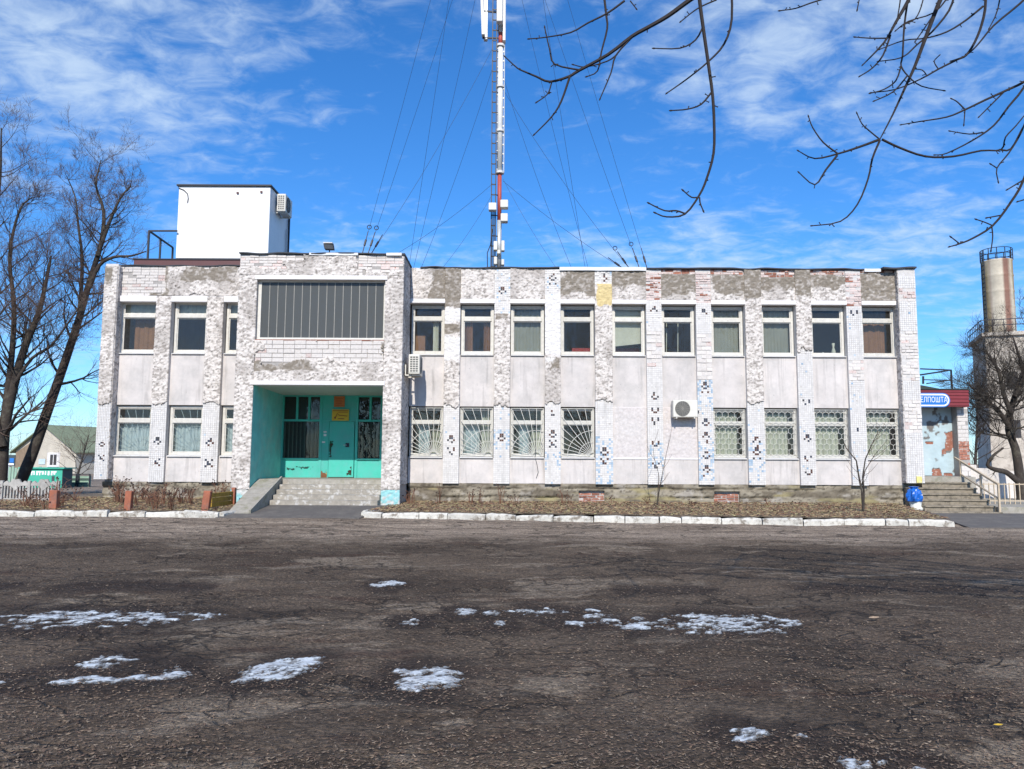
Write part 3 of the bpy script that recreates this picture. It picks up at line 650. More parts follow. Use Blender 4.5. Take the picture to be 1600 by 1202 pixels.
specs = [
    [('r', 420, 634, dict(grey=[wb(704, 446, 30, 36), wb(706, 514, 13, 9)], white=[wb(710, 492, 12, 12), wb(706, 545, 18, 20)])), ('t', 634, 756, dict(orn=orn((683, 4, 0), (702, 3, 4)), blue=.03))],
    [('t', 421, 445, dict(blue=.2, hole=.3)), ('t', 445, 490, dict(blue=.55, hole=.12, orn=orn((450, 3, 0)))), ('r', 490, 634, dict(grey=[wb(785, 490, 9, 8)])), ('t', 634, 756, dict(orn=orn((680, 3, 0)), bluez=bz((670, 700)), blue=.12))],
    [('t', 421, 462, dict(blue=.35, hole=.2, orn=orn((430, 5, 0)))), ('r', 462, 628, dict(grey=[wb(868, 568, 8, 9)], white=[wb(864, 506, 20, 52)])), ('t', 628, 756, dict(orn=orn((645, 2, 5), (676, 9, 0)), bluez=bz((705, 735)), blue=.02))],
    [('t', 423, 443, dict(hole=.35, blue=.2, orn=orn((428, 3, 0)))), ('r', 443, 624, dict(yellow=[wb(944, 459, 11, 17)])), ('t', 624, 756, dict(orn=orn((703, 7, 0)), bluez=bz((682, 756)), blue=.14))],
    [('b', 424, 468, dict(key='brick_pink', alt='brick_red', amt=.25, course=.075)), ('t', 468, 516, dict(blue=.03, hole=.03, orn=orn((480, 2, 0)))), ('b', 516, 572, dict(course=.13, length=.3, amt=.1)), ('t', 572, 756, dict(orn=orn((615, 3, 0), (640, 2, 1), (655, 3, 4), (690, 3, 1), (720, 4, 3)), bluez=bz((690, 730)), blue=.03))],
    [('b', 424, 472, dict(key='brick_pink', alt='brick_red', amt=.15, course=.075)), ('t', 472, 520, dict(orn=orn((484, 2, 0)), blue=0)), ('b', 520, 592, dict(course=.13, length=.3, amt=.15)), ('t', 592, 756, dict(orn=orn((597, 5, 0), (655, 4, 0), (676, 5, 6), (708, 3, 0), (728, 5, 0)), bluez=bz((592, 640), (690, 750)), blue=.16))],
    [('r', 420, 625, dict(grey=[wb(1179, 440, 30, 24)])), ('t', 625, 756, dict(orn=orn((684, 4, 6), (700, 6, 0)), bluez=bz((690, 735)), blue=.12))],
    [('r', 420, 544, dict(grey=[wb(1258, 435, 30, 26)])), ('t', 544, 756, dict(orn=orn((625, 2, 1), (680, 4, 0), (712, 2, 4), (734, 2, 1)), blue=.08))],
    [('b', 424, 476, dict(key='brick_pink', alt='brick_red', amt=.18, course=.075)), ('t', 476, 560, dict(orn=orn((485, 2, 4)), blue=.04)), ('b', 560, 592, dict(course=.1)), ('t', 592, 756, dict(orn=orn((668, 1, 5)), blue=.05, hole=.008))],
]
def clad(p, a, b, sp, y, seed):
    for k, (t, p0, p1, kw) in enumerate(sp):
        f = {'r': coat_rough, 's': coat_smooth, 't': coat_tile, 'b': coat_brick}[t]
        if t == 'r' and k + 1 < len(sp): kw = dict(kw, ragged=True)
        f(p, a, b, p0, p1, y=y, seed=seed * 10 + k, **kw)
for i, (a, b) in enumerate(PILX): clad(pil(a, b, Z_PB - .015, Z_TOP - .03), a, b, specs[i], YP, i + 1)
for i, (a, b) in enumerate(PILLX):
    clad(pil(a, b, Z_PB - .015, zf(466)), a, b, [('r', 466, 631, {}), ('t', 631, 756, dict(orn=orn((690, 4, 0), (716, 6, 3)), blue=.02, hole=.03))], YP, 30 + i)
# corner piers stand further out
YC = Y0 - .32
cr0, cr1 = U(1409.5, 560, YC).x, XR
cp = MB().box(cr0, cr1, YC + .03, Y0 + .31, zf(752), Z_TOP - .02).build('corner_pier', M['tile_bed'], bld)
clad(cp, cr0, cr1, [('t', 429, 447, dict(blue=.02)), ('b', 447, 468, dict(course=.11)), ('t', 468, 514, dict(blue=.02)), ('b', 514, 592, dict(course=.1, amt=.05)), ('t', 592, 622, dict(blue=.02)), ('b', 622, 674, dict(course=.12, amt=.05)), ('t', 674, 752, dict(blue=.05, hole=.01))], YC, 50)
skin('rough_plaster', M['plaster'], cp, (cr0 - .004, Y0, zf(752)), (0, -1, 0), (0, 0, 1), (-1, 0, 0), Y0 - YC - .03, Z_TOP - .05 - zf(752), .03, .02, plaster_col([], [], 61), None, .002, 61)
cl0, cl1 = XL, U(176.5, 560, YC).x
cp = MB().box(cl0, cl1, YC + .03, Y0 + .31, zf(752), Z_TOP + .02).build('corner_pier', M['tile_bed'], bld)
clad(cp, cl0, cl1, [('r', 419, 631, dict(grey=[wb(168, 432, 12, 14)])), ('t', 631, 752, dict(orn=orn((693, 3, 0), (712, 5, 3)), blue=.02, hole=.03))], YC, 51)
skin('rough_plaster', M['plaster'], cp, (cl1 + .004, YC + .03, zf(752)), (0, 1, 0), (0, 0, 1), (1, 0, 0), Y0 - YC - .03, Z_TOP - .05 - zf(752), .03, .02, plaster_col([], [], 62), None, .002, 62)

# --- parapet: a backing, coats of plaster between the pilasters, exposed bricks
YA = Y0 - .095
GREYB = [wb(695, 445, 24, 32), wb(905, 437, 30, 22), wb(983, 432, 34, 16), wb(1062, 443, 36, 20), wb(1145, 435, 30, 24), wb(1220, 432, 60, 18), wb(1300, 432, 32, 18), wb(1376, 447, 34, 30)]
REDTOP = [(1035, 1090, 1), (1112, 1166, 1.5), (1192, 1246, 2), (1270, 1326, 1), (1350, 1403, 1)]
for i, (a, b) in enumerate(bays_r):
    par = MB().box(a, b, YA + .03, Y0 - .002, Z_LIN1, Z_TOP - .02).build('parapet', M['substrate'], bld)
    ztop = Z_TOP - .02
    nred = {5: 2, 6: 2, 7: 3, 8: 2, 9: 1}.get(i, 0)
    zr = ztop - .08 * nred
    if nred:
        bricks(par, a, b, zr, ztop, YA + .029, .014, .08, .26, lambda r, x, z: 'brick_red' if r.random() < .45 else 'brick_pink', None, 200 + i)
    ph = blob_field
    def msk(x, z, zr=zr, i=i): return z < zr - .02 + .10 * (fbm(x / .3, z / .3, 300 + i, 3) - .5) * (1 if nred else 0) + (0 if nred else .1)
    skin('rough_plaster', M['plaster'], par, (a, YA + .004, Z_LIN1 + .002), (1, 0, 0), (0, 0, 1), (0, -1, 0), b - a, ztop - Z_LIN1 - .004, .024, .026 if i < 3 else .036, plaster_col(GREYB, [], 90 + i), msk, .024, 90 + i)
    MB().box(a - .01, b + .01, YA - .055, Y0 + .2, Z_LIN0, Z_LIN1 - .001).build('lintel', M['white'], bld, bevel=.006)
# left wing parapet: bare bricks with one ragged sheet of plaster left
pa, pb = XLC1, -8.12
par = MB().box(pa, pb, YA + .03, Y0 - .002, zf(466), Z_TOP + .0).build('parapet', M['mortar'], bld)
LEFTB = [wb(318, 440, 62, 26), wb(365, 446, 34, 40), wb(250, 465, 20, 6), wb(205, 467, 22, 5)]
lmask = lambda x, z: blob_field(x, z, LEFTB, 77) > 0.05
bricks(par, pa, pb, zf(466), Z_TOP, YA + .029, .012, .095, .27, lambda r, x, z: 'brick_white' if r.random() < .9 else 'brick_pink', lambda x, z: blob_field(x, z, LEFTB, 77) < 0.22, 81)
skin('rough_plaster', M['plaster'], par, (pa, YA - .004, zf(466)), (1, 0, 0), (0, 0, 1), (0, -1, 0), pb - pa, Z_TOP - zf(466), .024, .026, plaster_col([wb(322, 428, 40, 12), wb(250, 440, 14, 40)], [], 78), lmask, .032, 78)
for (a, b) in bays_l:
    MB().box(a - .01, b + .01, YA - .05, Y0 + .2, Z_LIN0 - .0, zf(466.5)).build('lintel', M['white'], bld, bevel=.006)
# --- coping: wavy felt edge, a run of pale flashing
def coping(name, m, x0, x1, y0, y1, z, t, seed, wav=.02):
    n = max(3, int((x1 - x0) / .12)); mb = MB(); r = random.Random(seed)
    for k in range(n):
        a = x0 + (x1 - x0) * k / n; b = x0 + (x1 - x0) * (k + 1) / n
        fa = wav * (vnoise(a / .5, seed) - .5) * 2; fb_ = wav * (vnoise(b / .5, seed) - .5) * 2
        ga = .05 * (vnoise(a / .3, seed + 5) - .5); gb = .05 * (vnoise(b / .3, seed + 5) - .5)
        mb.hexa([(a, y0 + ga, z + fa - t), (b, y0 + gb, z + fb_ - t), (b, y1, z - t), (a, y1, z - t)], [(a, y0 + ga, z + fa), (b, y0 + gb, z + fb_), (b, y1, z + .03), (a, y1, z + .03)])
    return mb.build(name, m, bld)
coping('coping', M['bitumen'], XRW0 + .3, xf(874), YA - .07, Y0 + .4, Z_TOP + .02, .035, 3)
coping('coping', M['flash'], xf(874), xf(1010), YA - .08, Y0 + .4, Z_TOP + .02, .11, 4, .006)
coping('coping', M['bitumen'], xf(1010), xf(1352), YA - .07, Y0 + .4, Z_TOP + .02, .035, 5)
coping('coping', M['flash'], xf(1353), xf(1378), YA - .07, Y0 + .4, Z_TOP + .02, .10, 6, .006)
coping('coping', M['bitumen'], xf(1378), XR + .03, YC - .03, Y0 + .4, Z_TOP + .03, .05, 7)
coping('coping', M['bitumen'], XL - .02, -8.1, YA - .04, Y0 + .4, Z_TOP + .035, .03, 8)

# --- windows
def sheet(x0, x1, z0, z1, y, amp=.03, waves=6, seed=0, name='curtain', m=None, parent=None):
    n = max(4, int((x1 - x0) / .02)); mb = MB()
    for k in range(n):
        a = x0 + (x1 - x0) * k / n; b = x0 + (x1 - x0) * (k + 1) / n
        fa = amp * math.sin(waves * 6.283 * k / n + seed) + amp * .5 * math.sin(waves * 2.7 * 6.283 * k / n + seed); fb_ = amp * math.sin(waves * 6.283 * (k + 1) / n + seed) + amp * .5 * math.sin(waves * 2.7 * 6.283 * (k + 1) / n + seed)
        mb.quad((a, y + fa, z0), (b, y + fb_, z0), (b, y + fb_, z1), (a, y + fa, z1))
    return mb.build(name, m, parent, True)
def window(x0, x1, z0, z1, yw, trans=.72, fw=.075, m='frame', tb=.12):
    w = empty('window', ((x0 + x1) / 2, yw, z0), bld)
    zt = z0 + (z1 - z0) * trans
    f = MB()
    f.box(x0, x0 + fw, yw, yw + .09, z0, z1).box(x1 - fw, x1, yw, yw + .09, z0, z1)
    f.box(x0 + fw, x1 - fw, yw + .002, yw + .088, z0, z0 + fw).box(x0 + fw, x1 - fw, yw + .002, yw + .088, z1 - fw, z1)
    f.box(x0 + fw, x1 - fw, yw - .012, yw + .087, zt - tb / 2, zt + tb / 2)
    # sash edges inside the frame, set back
    s = .03
    for (a, b) in ((z0 + fw, zt - tb / 2), (zt + tb / 2, z1 - fw)):
        f.box(x0 + fw, x0 + fw + s, yw + .025, yw + .07, a, b).box(x1 - fw - s, x1 - fw, yw + .025, yw + .07, a, b)
        f.box(x0 + fw + s, x1 - fw - s, yw + .026, yw + .069, a, a + s).box(x0 + fw + s, x1 - fw - s, yw + .026, yw + .069, b - s, b)
        MB().quad((x0 + fw + s, yw + .048, a + s), (x1 - fw - s, yw + .048, a + s), (x1 - fw - s, yw + .048, b - s), (x0 + fw + s, yw + .048, b - s)).build('pane', M['glass'], w)
    f.build('window_frame', M[m], w, bevel=.004)
    MB().hexa([(x0, yw - .16, z0 - .055), (x1, yw - .16, z0 - .055), (x1, yw, z0 - .05), (x0, yw, z0 - .05)], [(x0, yw - .16, z0 - .03), (x1, yw - .16, z0 - .03), (x1, yw, z0), (x0, yw, z0)]).build('sill', M['sill'], w)
    return w
YW = Y0 + .10
up = []
DRESS = {0: 'cab', 1: 'vert', 2: 'grey', 3: 'red', 4: 'tilt', 5: 'wood', 6: 'grey', 7: 'grey', 8: 'odd', 9: 'brown'}
for i, (a, b) in enumerate(bays_r):
    w = window(a + .02, b - .02, Z_U0, Z_U1, YW)
    xm0, xm1 = a + .1, b - .1; zt = Z_U0 + (Z_U1 - Z_U0) * .72; k = DRESS[i]; yc = YW + .2
    if k == 'grey': sheet(xm0, xm1, Z_U0 + .03, Z_U1 - .03, yc, .012, 5, i, 'blind', M['cur_grey'], w)
    elif k == 'vert':
        sheet(xm0, xm0 + .28, Z_U0 + .03, zt, yc, .03, 4, i, 'curtain', M['cur_brown'], w); sheet(xm1 - .25, xm1, Z_U0 + .03, zt, yc, .03, 4, i, 'curtain', M['cur_brown'], w)
    elif k == 'brown': sheet(xm0, xm1 - .1, Z_U0 + .03, Z_U1 - .3, yc + .1, .02, 3, i, 'curtain', M['cur_brown'], w)
    elif k == 'tilt':
        mb = MB().quad((xm0, yc, Z_U0 + .30), (xm1, yc + .01, Z_U0 + .40), (xm1, yc, Z_U1 - .03), (xm0, yc, Z_U1 - .03)); mb.build('blind', M['cur_white'], w)
        MB().box(xm0, xm1, yc + .35, yc + .6, Z_U0, Z_U0 + .3).build('cabinet', M['cur_red'], w)
    elif k == 'red': MB().box(xm0 + .3, xm1, yc + .1, yc + .4, Z_U0, Z_U0 + .26).build('cabinet', M['cur_red'], w)
    elif k == 'cab':
        MB().box(xm0, xm0 + .34, yc, yc + .4, Z_U0 + .02, Z_U0 + .62).build('cabinet', M['cur_brown'], w); sheet(xm1 - .3, xm1 - .12, Z_U0 + .03, zt, yc, .02, 2, i, 'curtain', M['cur_white'], w)
    elif k == 'wood':
        for xx in (.25, .62): MB().bar((a + xx, yc + .2, Z_U0), (a + xx + .02, yc + .2, zt), .025).build('curtain_cord', M['cur_white'], w)
    elif k == 'odd':
        MB().lathe((b - .28, yc, Z_U0 + .02), [(.05, 0), (.07, .15), (.03, .28), (.05, .42)], 10).build('vase', M['cur_white'], w, True)
        MB().lathe((a + .5, yc, Z_U0 + .02), [(.03, 0), (.045, .08), (.02, .13)], 8).build('pot', M['cur_white'], w, True)
for i, (a, b) in enumerate(bays_l):
    w = window(a + .03, b - .02, Z_U0, zf(473), YW)
    sheet(a + .1, b - .1, zf(500), zf(474), YW + .16, .008, 4, i, 'blind', M['cur_white'], w)
    if i == 0: sheet(a + .3, b - .15, Z_U0, zf(497), YW + .35, .02, 3, 2, 'curtain', M['cur_brown'], w)

def seg_grille(name, segs, y, parent, w=.014, m=None):
    mb = MB()
    for (p, q) in segs: mb.bar((p[0], y, p[1]), (q[0], y, q[1]), w, w, (0, 1, 0))
    return mb.build(name, m or M['grille'], parent)
def clip_seg(p, q, x0, x1, z0, z1):
    t0, t1 = 0.0, 1.0; dx, dz = q[0] - p[0], q[1] - p[1]
    for (pp, qq) in ((-dx, p[0] - x0), (dx, x1 - p[0]), (-dz, p[1] - z0), (dz, z1 - p[1])):
        if abs(pp) < 1e-9:
            if qq < 0: return None
        else:
            r = qq / pp
            if pp < 0: t0 = max(t0, r)
            else: t1 = min(t1, r)
    return ((p[0] + dx * t0, p[1] + dz * t0), (p[0] + dx * t1, p[1] + dz * t1)) if t0 < t1 - 1e-4 else None
def sun_rays(x0, x1, z0, z1, cx, cz, n=17, arcs=(.45, .8), r0=.12):
    S = []
    for k in range(n):
        t = math.pi * (k + .5) / n
        s = clip_seg((cx + r0 * math.cos(t), cz + r0 * math.sin(t)), (cx + 3 * math.cos(t), cz + 3 * math.sin(t)), x0, x1, z0, z1)
        if s: S.append(s)
    for r in (r0,) + tuple(arcs):
        for k in range(24):
            t, u = math.pi * k / 24, math.pi * (k + 1) / 24
            s = clip_seg((cx + r * math.cos(t), cz + r * math.sin(t)), (cx + r * math.cos(u), cz + r * math.sin(u)), x0, x1, z0, z1)
            if s: S.append(s)
    S += [((x0, z0), (x1, z0)), ((x0, z1), (x1, z1)), ((x0, z0), (x0, z1)), ((x1, z0), (x1, z1))]
    return S
def scales(x0, x1, z0, z1, cw=.19):
    S = []; r = cw / 3 ** .5; nr = int((z1 - z0) / (1.5 * r)) + 2; nc = int((x1 - x0) / cw) + 2
    for j in range(nr):
        for i in range(-1, nc):
            cx = x0 + (i + (.5 if j % 2 else 0)) * cw; cz = z0 + j * 1.5 * r
            v = [(cx + r * math.sin(k * math.pi / 3), cz + r * math.cos(k * math.pi / 3)) for k in range(4)]
            for p, q in zip(v, v[1:]):
                sg_ = clip_seg(p, q, x0, x1, z0, z1)
                if sg_: S.append(sg_)
    S += [((x0, z0), (x1, z0)), ((x0, z1), (x1, z1)), ((x0, z0), (x0, z1)), ((x1, z0), (x1, z1))]
    return S
for i, (a, b) in enumerate(bays_r):
    if i in (4, 5):      # bricked-up openings, plastered
        inf = MB().box(a, b, Y0 + .03, Y0 + .28, Z_L0 - .05, Z_L1).build('blocked_window', M['substrate'], bld)
        skin('rough_plaster', M['plaster'], inf, (a, Y0 + .0, Z_L0 - .049), (1, 0, 0), (0, 0, 1), (0, -1, 0), b - a, Z_L1 - Z_L0 + .047, .03, .014, lambda x, z: mixc((0.60, 0.55, 0.54), (0.60, 0.57, 0.555), fbm(x / .6, z / .4, 5, 3)), None, .028, 130 + i)
        MB().box(a, b, Y0 - .02, Y0 - .002, zf(717), zf(714.5)).build('sill_strip', M['white'], bld)
        continue
    w = window(a + .02, b - .02, Z_L0, Z_L1 - .03, YW, .69, .065, 'frame_dirty', .10)
    x0, x1, z0, z1 = a + .035, b - .035, Z_L0 + .02, Z_L1 - .05
    if i < 4:
        cx = {0: a + .78, 1: a + .9, 2: a + .84, 3: a + 1.02}[i]
        seg_grille('grille', sun_rays(x0, x1, z0, z1, cx, z0, 19), YW - .05, w)
        if i < 3:
            sheet(a + .28 if i != 1 else a + .1, a + .62, Z_L0 + .02, zf(664), YW + .25, .03, 4, i, 'curtain', M['cur_blue'], w)
            sheet(a + .68, b - .1, Z_L0 + .02, zf(640) if i == 1 else zf(668), YW + .3, .03, 4, i + 2, 'curtain', M['cur_white'], w)
    else:
        seg_grille('grille', scales(x0, x1, z0, z1), YW - .05, w, .009)
        sheet(a + .1, b - .22, Z_L0 + .02, zf(645), YW + .22, .03, 6, i, 'curtain', M['cur_white'], w)
for i, (a, b) in enumerate(bays_l):
    w = window(a + .03, b - .02, Z_L0 - .0, Z_L1 - .02, YW, .69, .08, 'frame', .12)
    sheet(a + .1, b - .12, Z_L0 + .02, zf(664), YW + .2, .03, 5, i, 'curtain', M['cur_blue'], w)
    seg_grille('grille', sun_rays(a + .12, b - .1, Z_L0 + .1, Z_L1 - .1, a + .85, Z_L0 + .1, 17), YW + .075, w, .010, M['cur_blue'])

# ================================================================== PORCH BLOCK
PXL0, PXL1 = -8.13, -7.59
PXR0, PXR1 = -3.78, -3.235
ZPT = U(500, 396, YR).z; ZW1 = U(500, 437.5, YR).z; ZW0 = U(500, 529, YR).z; ZWL = U(500, 431, YR).z; ZO1 = U(500, 602, YR).z; ZOL = U(500, 595.5, YR).z
YB = 25.6
Z_PLAT = U(500, 746.5, YB).z; Z_CB = U(500, 618, YB).z
porch = MB()
porch.box(PXL0 + .03, PXL1, YR + .03, YR + .35, .05, ZPT - .04).box(PXR0, PXR1 - .03, YR + .03, YR + .35, .05, ZPT - .04)
porch.box(PXL1, PXR0, YR + .031, YR + .35, ZOL, ZW0 - .03).box(PXL1, PXR0, YR + .031, YR + .35, ZWL, ZPT - .041)
porch.box(PXR1 - .33, PXR1 - .031, YR + .351, Y0 + .3, .05, ZPT - .04).box(PXL0 + .031, PXL0 + .33, YR + .351, Y0 + .3, .05, ZPT - .04)
po = porch.build('porch_wall', M['mortar'], bld)
MB().box(PXL0 + .34, PXR1 - .34, YR + .36, Y0 + 1.5, ZPT - .4, ZPT - .25).build('porch_roof', M['bitumen'], bld)
PB = YR
def pskin(x0, x1, z0, z1, seed, mask=None, amp=.034, grey=(), white=()):
    return skin('rough_plaster', M['plaster'], po, (x0, PB + .004, z0), (1, 0, 0), (0, 0, 1), (0, -1, 0), x1 - x0, z1 - z0, .024, amp, plaster_col(grey, white, seed, (), 1.0), mask, .024, seed)
def wp(px, py, rx, ry): c = U(px, py, YR); return (c.x, c.z, rx / 53., ry / 53.)
TOPB = [wp(400, 405, 46, 16), wp(440, 402, 40, 5), wp(600, 407, 48, 17), wp(565, 415, 8, 18)]
tmask = lambda x, z: blob_field(x, z, TOPB, 15) < 0.12
pskin(PXL0, PXR1, ZWL + .002, ZPT - .04, 400, tmask)
bricks(po, PXL0 + .02, PXR1 - .02, ZWL + .03, ZPT - .045, YR + .030, .013, .09, .27, lambda r, x, z: 'brick_white' if r.random() < .8 else 'brick_pink', lambda x, z: ~tmask(x, z) | (blob_field(x, z, TOPB, 15) > 0), 401)
pskin(PXL0, PXL1, .62, ZWL, 402); pskin(PXR0, PXR1, .62, ZWL, 403)
MIDB = [wp(495, 545, 112, 20), wp(420, 562, 14, 10)]
mmask = lambda x, z: blob_field(x, z, MIDB, 18) < 0.10
pskin(PXL1, PXR0, ZOL + .002, ZW0 - .06, 404, mmask, grey=[wp(575, 548, 30, 12), wp(430, 570, 60, 9)])
bricks(po, PXL1 + .02, PXR0 - .02, U(500, 566, YR).z, ZW0 - .05, YR + .030, .02, .135, .33, lambda r, x, z: 'brick_white' if r.random() < .96 else 'brick_pink', lambda x, z: blob_field(x, z, MIDB, 18) > 0.0, 405)
skin('rough_plaster', M['plaster'], po, (PXR1 - .028, YR + .02, .75), (0, 1, 0), (0, 0, 1), (1, 0, 0), Y0 - YR - .02, ZPT - .8, .03, .03, plaster_col([], [], 406, (), 1.3), None, .002, 406)
skin('rough_plaster', M['plaster'], po, (PXL0 + .028, Y0, .75), (0, -1, 0), (0, 0, 1), (-1, 0, 0), Y0 - YR - .02, ZPT - .8, .04, .03, plaster_col([], [], 407), None, .002, 407)
for (a, b, s) in ((PXL0, PXL1, 408), (PXR0, PXR1, 409)):
    skin('painted_foot', M['plaster'], po, (a, PB + .004, .05), (1, 0, 0), (0, 0, 1), (0, -1, 0), b - a, .565, .028, .03, lambda x, z: mixc((0.30, 0.58, 0.60), (0.55, 0.55, 0.53), sst(fbm(x / .12, z / .1, 12, 3) + (z - .3) * .25, .5, .62)), None, .024, s)
MB().box(PXL1 - .06, PXR0 + .06, YR - .055, YR + .3, ZW1, ZWL - .001).build('lintel', M['white'], bld, bevel=.006)
MB().box(PXL1 - .09, PXR0 + .05, YR - .06, YR + .36, ZO1, ZOL - .001).build('lintel', M['white'], bld, bevel=.006)
MB().box(PXL1, PXR0, YR + .0, YR + .3, ZW0 - .065, ZW0 - .031).build('sill', M['brick_red'], bld)
coping('coping', M['bitumen'], PXL0 - .02, PXR1 + .02, YR - .05, YR + .6, ZPT + .0, .035, 12, .025)
coping('coping', M['flash'], U(484, 398, YR).x, U(560, 398, YR).x, YR - .06, YR + .3, ZPT + .005, .07, 13, .004)
coping('coping', M['flash'], U(604, 398, YR).x, U(628, 398, YR).x, YR - .06, YR + .3, ZPT + .012, .08, 14, .004)
MB().hexa([(PXR1 - .3, YR - .03, ZPT - .05), (PXR1 + .03, YR - .03, ZPT - .05), (PXR1 + .03, Y0, Z_TOP - .0), (PXR1 - .3, Y0, Z_TOP - .0)], [(PXR1 - .3, YR - .03, ZPT + .0), (PXR1 + .03, YR - .03, ZPT + .0), (PXR1 + .03, Y0, Z_TOP + .04), (PXR1 - .3, Y0, Z_TOP + .04)]).build('coping', M['bitumen'], bld)
# large window of channel glass
cw = empty('channel_glass_window', ((PXL1 + PXR0) / 2, YR + .15, ZW0), bld)
fw = MB().box(PXL1, PXL1 + .10, YR + .12, YR + .24, ZW0 - .03, ZW1).box(PXR0 - .05, PXR0, YR + .12, YR + .24, ZW0 - .03, ZW1).box(PXL1 + .10, PXR0 - .05, YR + .121, YR + .239, ZW0 - .03, ZW0 + .04).box(PXL1 + .10, PXR0 - .05, YR + .121, YR + .239, ZW1 - .05, ZW1)
fw.build('window_frame', M['frame'], cw)
ns = 15; gx0, gx1 = PXL1 + .10, PXR0 - .05
for k in range(ns):
    a = gx0 + (gx1 - gx0) * k / ns; b = gx0 + (gx1 - gx0) * (k + 1) / ns
    mb = MB().box(a + .004, b - .020, YR + .15, YR + .158, ZW0 + .04, ZW1 - .05)
    mb.build('glass_strip', M['glass_strip'], cw)
    MB().box(b - .018, b + .002, YR + .142, YR + .18, ZW0 + .04, ZW1 - .05).build('joint_strip', M['ac_grille'], cw)
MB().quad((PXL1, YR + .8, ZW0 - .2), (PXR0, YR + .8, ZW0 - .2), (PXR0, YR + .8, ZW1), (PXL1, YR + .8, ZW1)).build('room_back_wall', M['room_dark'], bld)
# recess behind the opening
for x in (PXL1 + .003, PXR0 - .003):
    MB().quad((x, YR, .15), (x, YB, .15), (x, YB, ZO1), (x, YR, ZO1)).build('recess_wall', M['teal_wall'], bld)
MB().hexa([(PXL1, YR + .37, ZO1 - .0), (PXR0, YR + .37, ZO1 - .0), (PXR0, YB, Z_CB), (PXL1, YB, Z_CB)], [(PXL1, YR + .37, ZO1 + .1), (PXR0, YR + .37, ZO1 + .1), (PXR0, YB, Z_CB + .1), (PXL1, YB, Z_CB + .1)]).build('porch_ceiling', M['ceiling'], bld)
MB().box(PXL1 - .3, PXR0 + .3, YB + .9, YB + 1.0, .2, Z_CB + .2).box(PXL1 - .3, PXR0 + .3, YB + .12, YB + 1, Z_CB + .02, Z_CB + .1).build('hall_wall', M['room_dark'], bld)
def bx(px): return U(px, 690, YB).x
def bzz(py): return U(500, py, YB).z
scr = empty('entrance_screen', (bx(520), YB, Z_PLAT), bld)
fr = MB(); t = .045
yA, yB = YB - .04, YB + .06
ZS, ZT1 = bzz(717), bzz(657)
xa, xb_, xc, xd = PXL1 + .02, bx(500), bx(557), PXR0 - .02
fr.box(xa, xb_, yA + .02, yB, Z_PLAT, ZS - .03).box(xc, xd, yA + .02, yB, Z_PLAT, ZS - .03)                 # solid spandrels
fr.box(xa, xb_, yA - .04, yB, ZS - .029, ZS + .02).box(xc, xd, yA - .04, yB, ZS - .029, ZS + .02)        # ledges
fr.box(xb_ + .001, bx(514), yA + .01, yB, Z_PLAT, ZT1).box(xb_ + .001, xc - .001, yA + .015, yB, ZT1 + .03, Z_CB + .02)   # fixed panels
for px in (440.5, 501, 557, 596): fr.box(bx(px) - t, bx(px) + t, yA - .01, yB + .01, Z_PLAT, Z_CB)
for px in (463, 482): fr.box(bx(px) - .035, bx(px) + .035, yA, yB, ZT1, Z_CB)
fr.box(bx(578) - .035, bx(578) + .035, yA, yB, ZT1, Z_CB)
fr.box(xa, xd, yA - .005, yB + .005, ZT1 - .04, ZT1 + .029).box(xa, xd, yA - .006, yB + .006, Z_CB - .05, Z_CB + .03)
fr.build('screen_frame', M['teal'], scr, bevel=.004)
for (a, b, c, d) in ((xa, xb_, ZS + .02, ZT1 - .04), (xc, xd, ZS + .02, ZT1 - .04), (xa, bx(463), ZT1 + .03, Z_CB - .05), (bx(463), bx(482), ZT1 + .03, Z_CB - .05), (bx(482), xb_, ZT1 + .03, Z_CB - .05), (xc, bx(578), ZT1 + .03, Z_CB - .05), (bx(578), xd, ZT1 + .03, Z_CB - .05)):
    MB().quad((a, YB + .02, c), (b, YB + .02, c), (b, YB + .02, d), (a, YB + .02, d)).build('pane', M['glass'], scr)
for (a, b) in ((xa + .1, xb_ - .1), (xc + .1, xd - .08)):
    n = int((b - a) / .125)
    for k in range(n + 1):
        x = a + (b - a) * k / n
        MB().bar((x, yA - .03, ZS + .02), (x, yA - .03, ZT1 - .04), .014).build('bar', M['bars_dark'], scr)
door = MB().box(bx(514.5), bx(556) - t, yA - .015, yB - .02, Z_PLAT + .02, ZT1 - .045).build('door', M['teal'], scr, bevel=.006)
hx, hz = bx(543.5), bzz(695.5)
MB().box(hx - .06, hx + .06, yA - .03, yA - .0155, hz - .07, hz + .07).build('lock_plate', M['dark_steel'], door)
MB().tube([(hx - .02, yA - .03, hz), (hx - .02, yA - .09, hz), (hx - .12, yA - .09, hz)], .011, 6).build('handle', M['galv'], door)
dx0_, dx1_ = bx(515), bx(555)
peel = [(bx(517.5), bzz(694), .10, .17), (bx(516), bzz(706), .06, .14), (bx(548), bzz(738), .09, .10), (bx(551), bzz(733), .04, .08)]
skin('peeled_paint', M['plaster'], door, (dx0_ + .01, yA - .016, Z_PLAT + .03), (1, 0, 0), (0, 0, 1), (0, -1, 0), dx1_ - dx0_ - .1, ZT1 - Z_PLAT - .12, .016, .002, lambda x, z: mixc((0.02, 0.10, 0.05), (0.05, 0.035, 0.03), sst(fbm(x / .08, z / .08, 21, 2), .45, .55)), lambda x, z: (blob_field(x, z, peel, 23) + (fbm(x / .05, z / .05, 29, 2) - .5) * 2.2) > .45, .001, 23)
spd = [(bx(455), bzz(733), .18, .05), (bx(477), bzz(731), .25, .04), (bx(508), bzz(700), .05, .10), (bx(585), bzz(735), .06, .06)]
